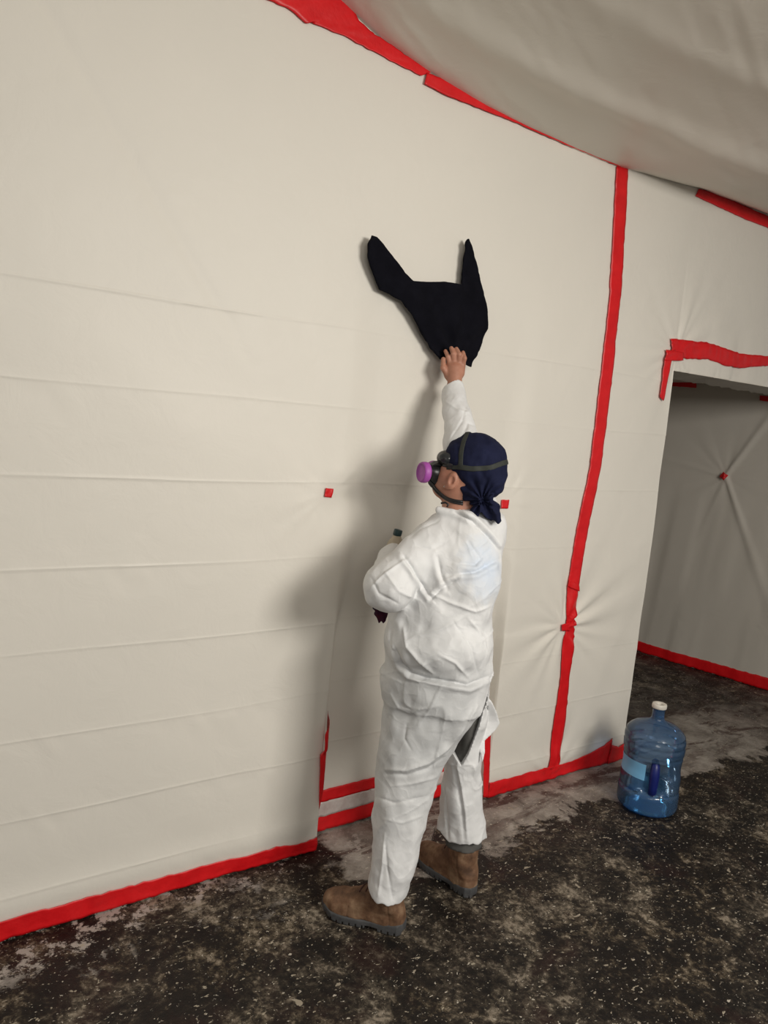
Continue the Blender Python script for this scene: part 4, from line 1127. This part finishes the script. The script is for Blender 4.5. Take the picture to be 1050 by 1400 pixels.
# ------------------------------------------------------------------ water jug
def jug_mat():
    m, nt, b = mat_new('blue_clear_plastic')
    nt.nodes.remove(b); out = nt.nodes['Material Output']
    tr = nd(nt, 'ShaderNodeBsdfTransparent'); gl = nd(nt, 'ShaderNodeBsdfGlossy'); gl.inputs['Roughness'].default_value = 0.10
    df = nd(nt, 'ShaderNodeBsdfDiffuse'); df.inputs['Color'].default_value = (0.16, 0.33, 0.62, 1)
    tc = nd(nt, 'ShaderNodeTexCoord'); sx = nd(nt, 'ShaderNodeSeparateXYZ'); nt.links.new(tc.outputs['Object'], sx.inputs[0])
    col = ramp(nt, maprange(nt, sx.outputs['Z'], 0, 0.5), [(0.0, (0.06, 0.34, 0.76)), (0.20, (0.17, 0.48, 0.84)), (0.26, (0.68, 0.80, 0.90)), (0.72, (0.66, 0.79, 0.90)), (0.82, (0.22, 0.38, 0.72)), (0.97, (0.16, 0.32, 0.70))])
    nt.links.new(col, tr.inputs['Color'])
    fr = nd(nt, 'ShaderNodeFresnel'); fr.inputs['IOR'].default_value = 1.5
    m1 = nd(nt, 'ShaderNodeMixShader'); m1.inputs[0].default_value = 0.17
    nt.links.new(tr.outputs[0], m1.inputs[1]); nt.links.new(df.outputs[0], m1.inputs[2])
    m2 = nd(nt, 'ShaderNodeMixShader'); nt.links.new(fr.outputs[0], m2.inputs[0]); nt.links.new(m1.outputs[0], m2.inputs[1]); nt.links.new(gl.outputs[0], m2.inputs[2])
    nt.links.new(m2.outputs[0], out.inputs['Surface'])
    bp = nd(nt, 'ShaderNodeBump'); bp.inputs['Strength'].default_value = 0.15; bp.inputs['Distance'].default_value = 0.004
    nt.links.new(tex(nt, 7, 1), bp.inputs['Height']); nt.links.new(bp.outputs[0], gl.inputs['Normal'])
    return m
M_JUG = jug_mat()
M_HANDLE = simple('deep_blue_handle', (0.004, 0.010, 0.11), (0.006, 0.016, 0.15), 12, 0.4)
M_CAP = simple('white_cap', (0.55, 0.52, 0.46), (0.70, 0.67, 0.60), 30, 0.5)
def panel_mat():
    m, nt, b = mat_new('pale_blue_panel')
    b.inputs['Base Color'].default_value = (0.22, 0.55, 0.88, 1); b.inputs['Roughness'].default_value = 0.35; b.inputs['Alpha'].default_value = 0.75  # translucent pale blue patch laid over the jug's side
    return m
M_PANEL = panel_mat()
_j = fl(883, 1101); JP = (_j[0], _j[1], 0.001)
jug = empty('water_jug', JP)
tag(jug, 'large empty blue clear-plastic water jug standing on the dark floor by the doorway', 'water jug')
to_cam = math.atan2(-JP[1], -JP[0]); HANG = to_cam + 0.16
prof = [(0.0, .0), (.004, .07), (.003, .105), (.006, .122), (.016, .131), (.03, .134), (.085, .134), (.095, .131), (.10, .127), (.106, .127), (.112, .131), (.16, .131), (.20, .126), (.215, .126), (.255, .130), (.262, .126), (.268, .126), (.275, .133), (.30, .1345), (.308, .129), (.314, .129), (.32, .134), (.335, .133), (.342, .127), (.348, .127), (.352, .129), (.366, .119), (.382, .099), (.394, .070), (.404, .045), (.412, .032), (.422, .0275), (.458, .0265), (.460, .029), (.466, .029), (.468, .0265), (.480, .0265)]
prof = [(z * 1.02, r * 1.0) for z, r in prof]
zp = [p[0] for p in prof]
def fine_prof():
    o_ = []
    for i in range(len(prof) - 1):
        (z0, r0), (z1, r1) = prof[i], prof[i + 1]; n = max(1, int(math.hypot(z1 - z0, r1 - r0) / 0.005))
        for k in range(n): o_.append((z0 + (z1 - z0) * k / n, r0 + (r1 - r0) * k / n))
    return o_ + [prof[-1]]
fp = fine_prof(); seg = 120; V = []
for z, r in fp:
    for k in range(seg):
        t = 2 * math.pi * k / seg
        da = (t - HANG + math.pi) % (2 * math.pi) - math.pi
        win = math.exp(-(da / 0.42) ** 4) * float(sstep(.10, .135, np.float64(z))) * float(1 - sstep(.235, .265, np.float64(z)))
        rr = r - 0.050 * win
        V.append((rr * math.cos(t), rr * math.sin(t), z))
Fj = grid_faces(len(fp), seg)
wrapf = np.array([[i * seg + seg - 1, (i + 1) * seg + seg - 1, (i + 1) * seg, i * seg] for i in range(len(fp) - 1)])
jb = raw_mesh('jug_body', np.array(V), np.concatenate([Fj, wrapf])[:, ::-1], M_JUG); jb.parent = jug
hx, hy = math.cos(HANG), math.sin(HANG)
def jug_tube(name, pts, rad, mat, sides=14): 
    o_ = tube(name, pts, rad, mat, None, sides); o_.parent = jug; return o_
jug_tube('handle', [(hx * r, hy * r, z) for r, z in ((.088, .108), (.108, .112), (.117, .125), (.119, .15), (.119, .20), (.117, .235), (.108, .252), (.090, .258))], [.015, .017, .019, .0195, .0215, .0195, .017, .015], M_HANDLE)
V = []; ns = 30
for i in range(ns):
    a = HANG - 0.32 - 1.30 * i / (ns - 1)
    for z in np.linspace(.172, .245, 8):
        r = float(np.interp(z, zp, [p[1] for p in prof])) + .0012
        da = (a - HANG + math.pi) % (2 * math.pi) - math.pi
        V.append((r * math.cos(a), r * math.sin(a), z))
lb = raw_mesh('side_panel', np.array(V), grid_faces(ns, 8), M_PANEL); lb.parent = jug; lb['label'] = 'pale blue band on the side'
bm = bmesh.new(); sg = 40; ringp = [(.0280, .474), (.0315, .475), (.0325, .479), (.0325, .489), (.031, .494), (.027, .4955), (.017, .494), (.013, .491), (.012, .475)]
rings = [[bm.verts.new((r * math.cos(2 * math.pi * k / sg), r * math.sin(2 * math.pi * k / sg), z)) for k in range(sg)] for r, z in ringp]
for i in range(len(rings) - 1):
    for k in range(sg): bm.faces.new((rings[i][k], rings[i][(k + 1) % sg], rings[i + 1][(k + 1) % sg], rings[i + 1][k]))
finish_bm('cap', bm, M_CAP, jug)
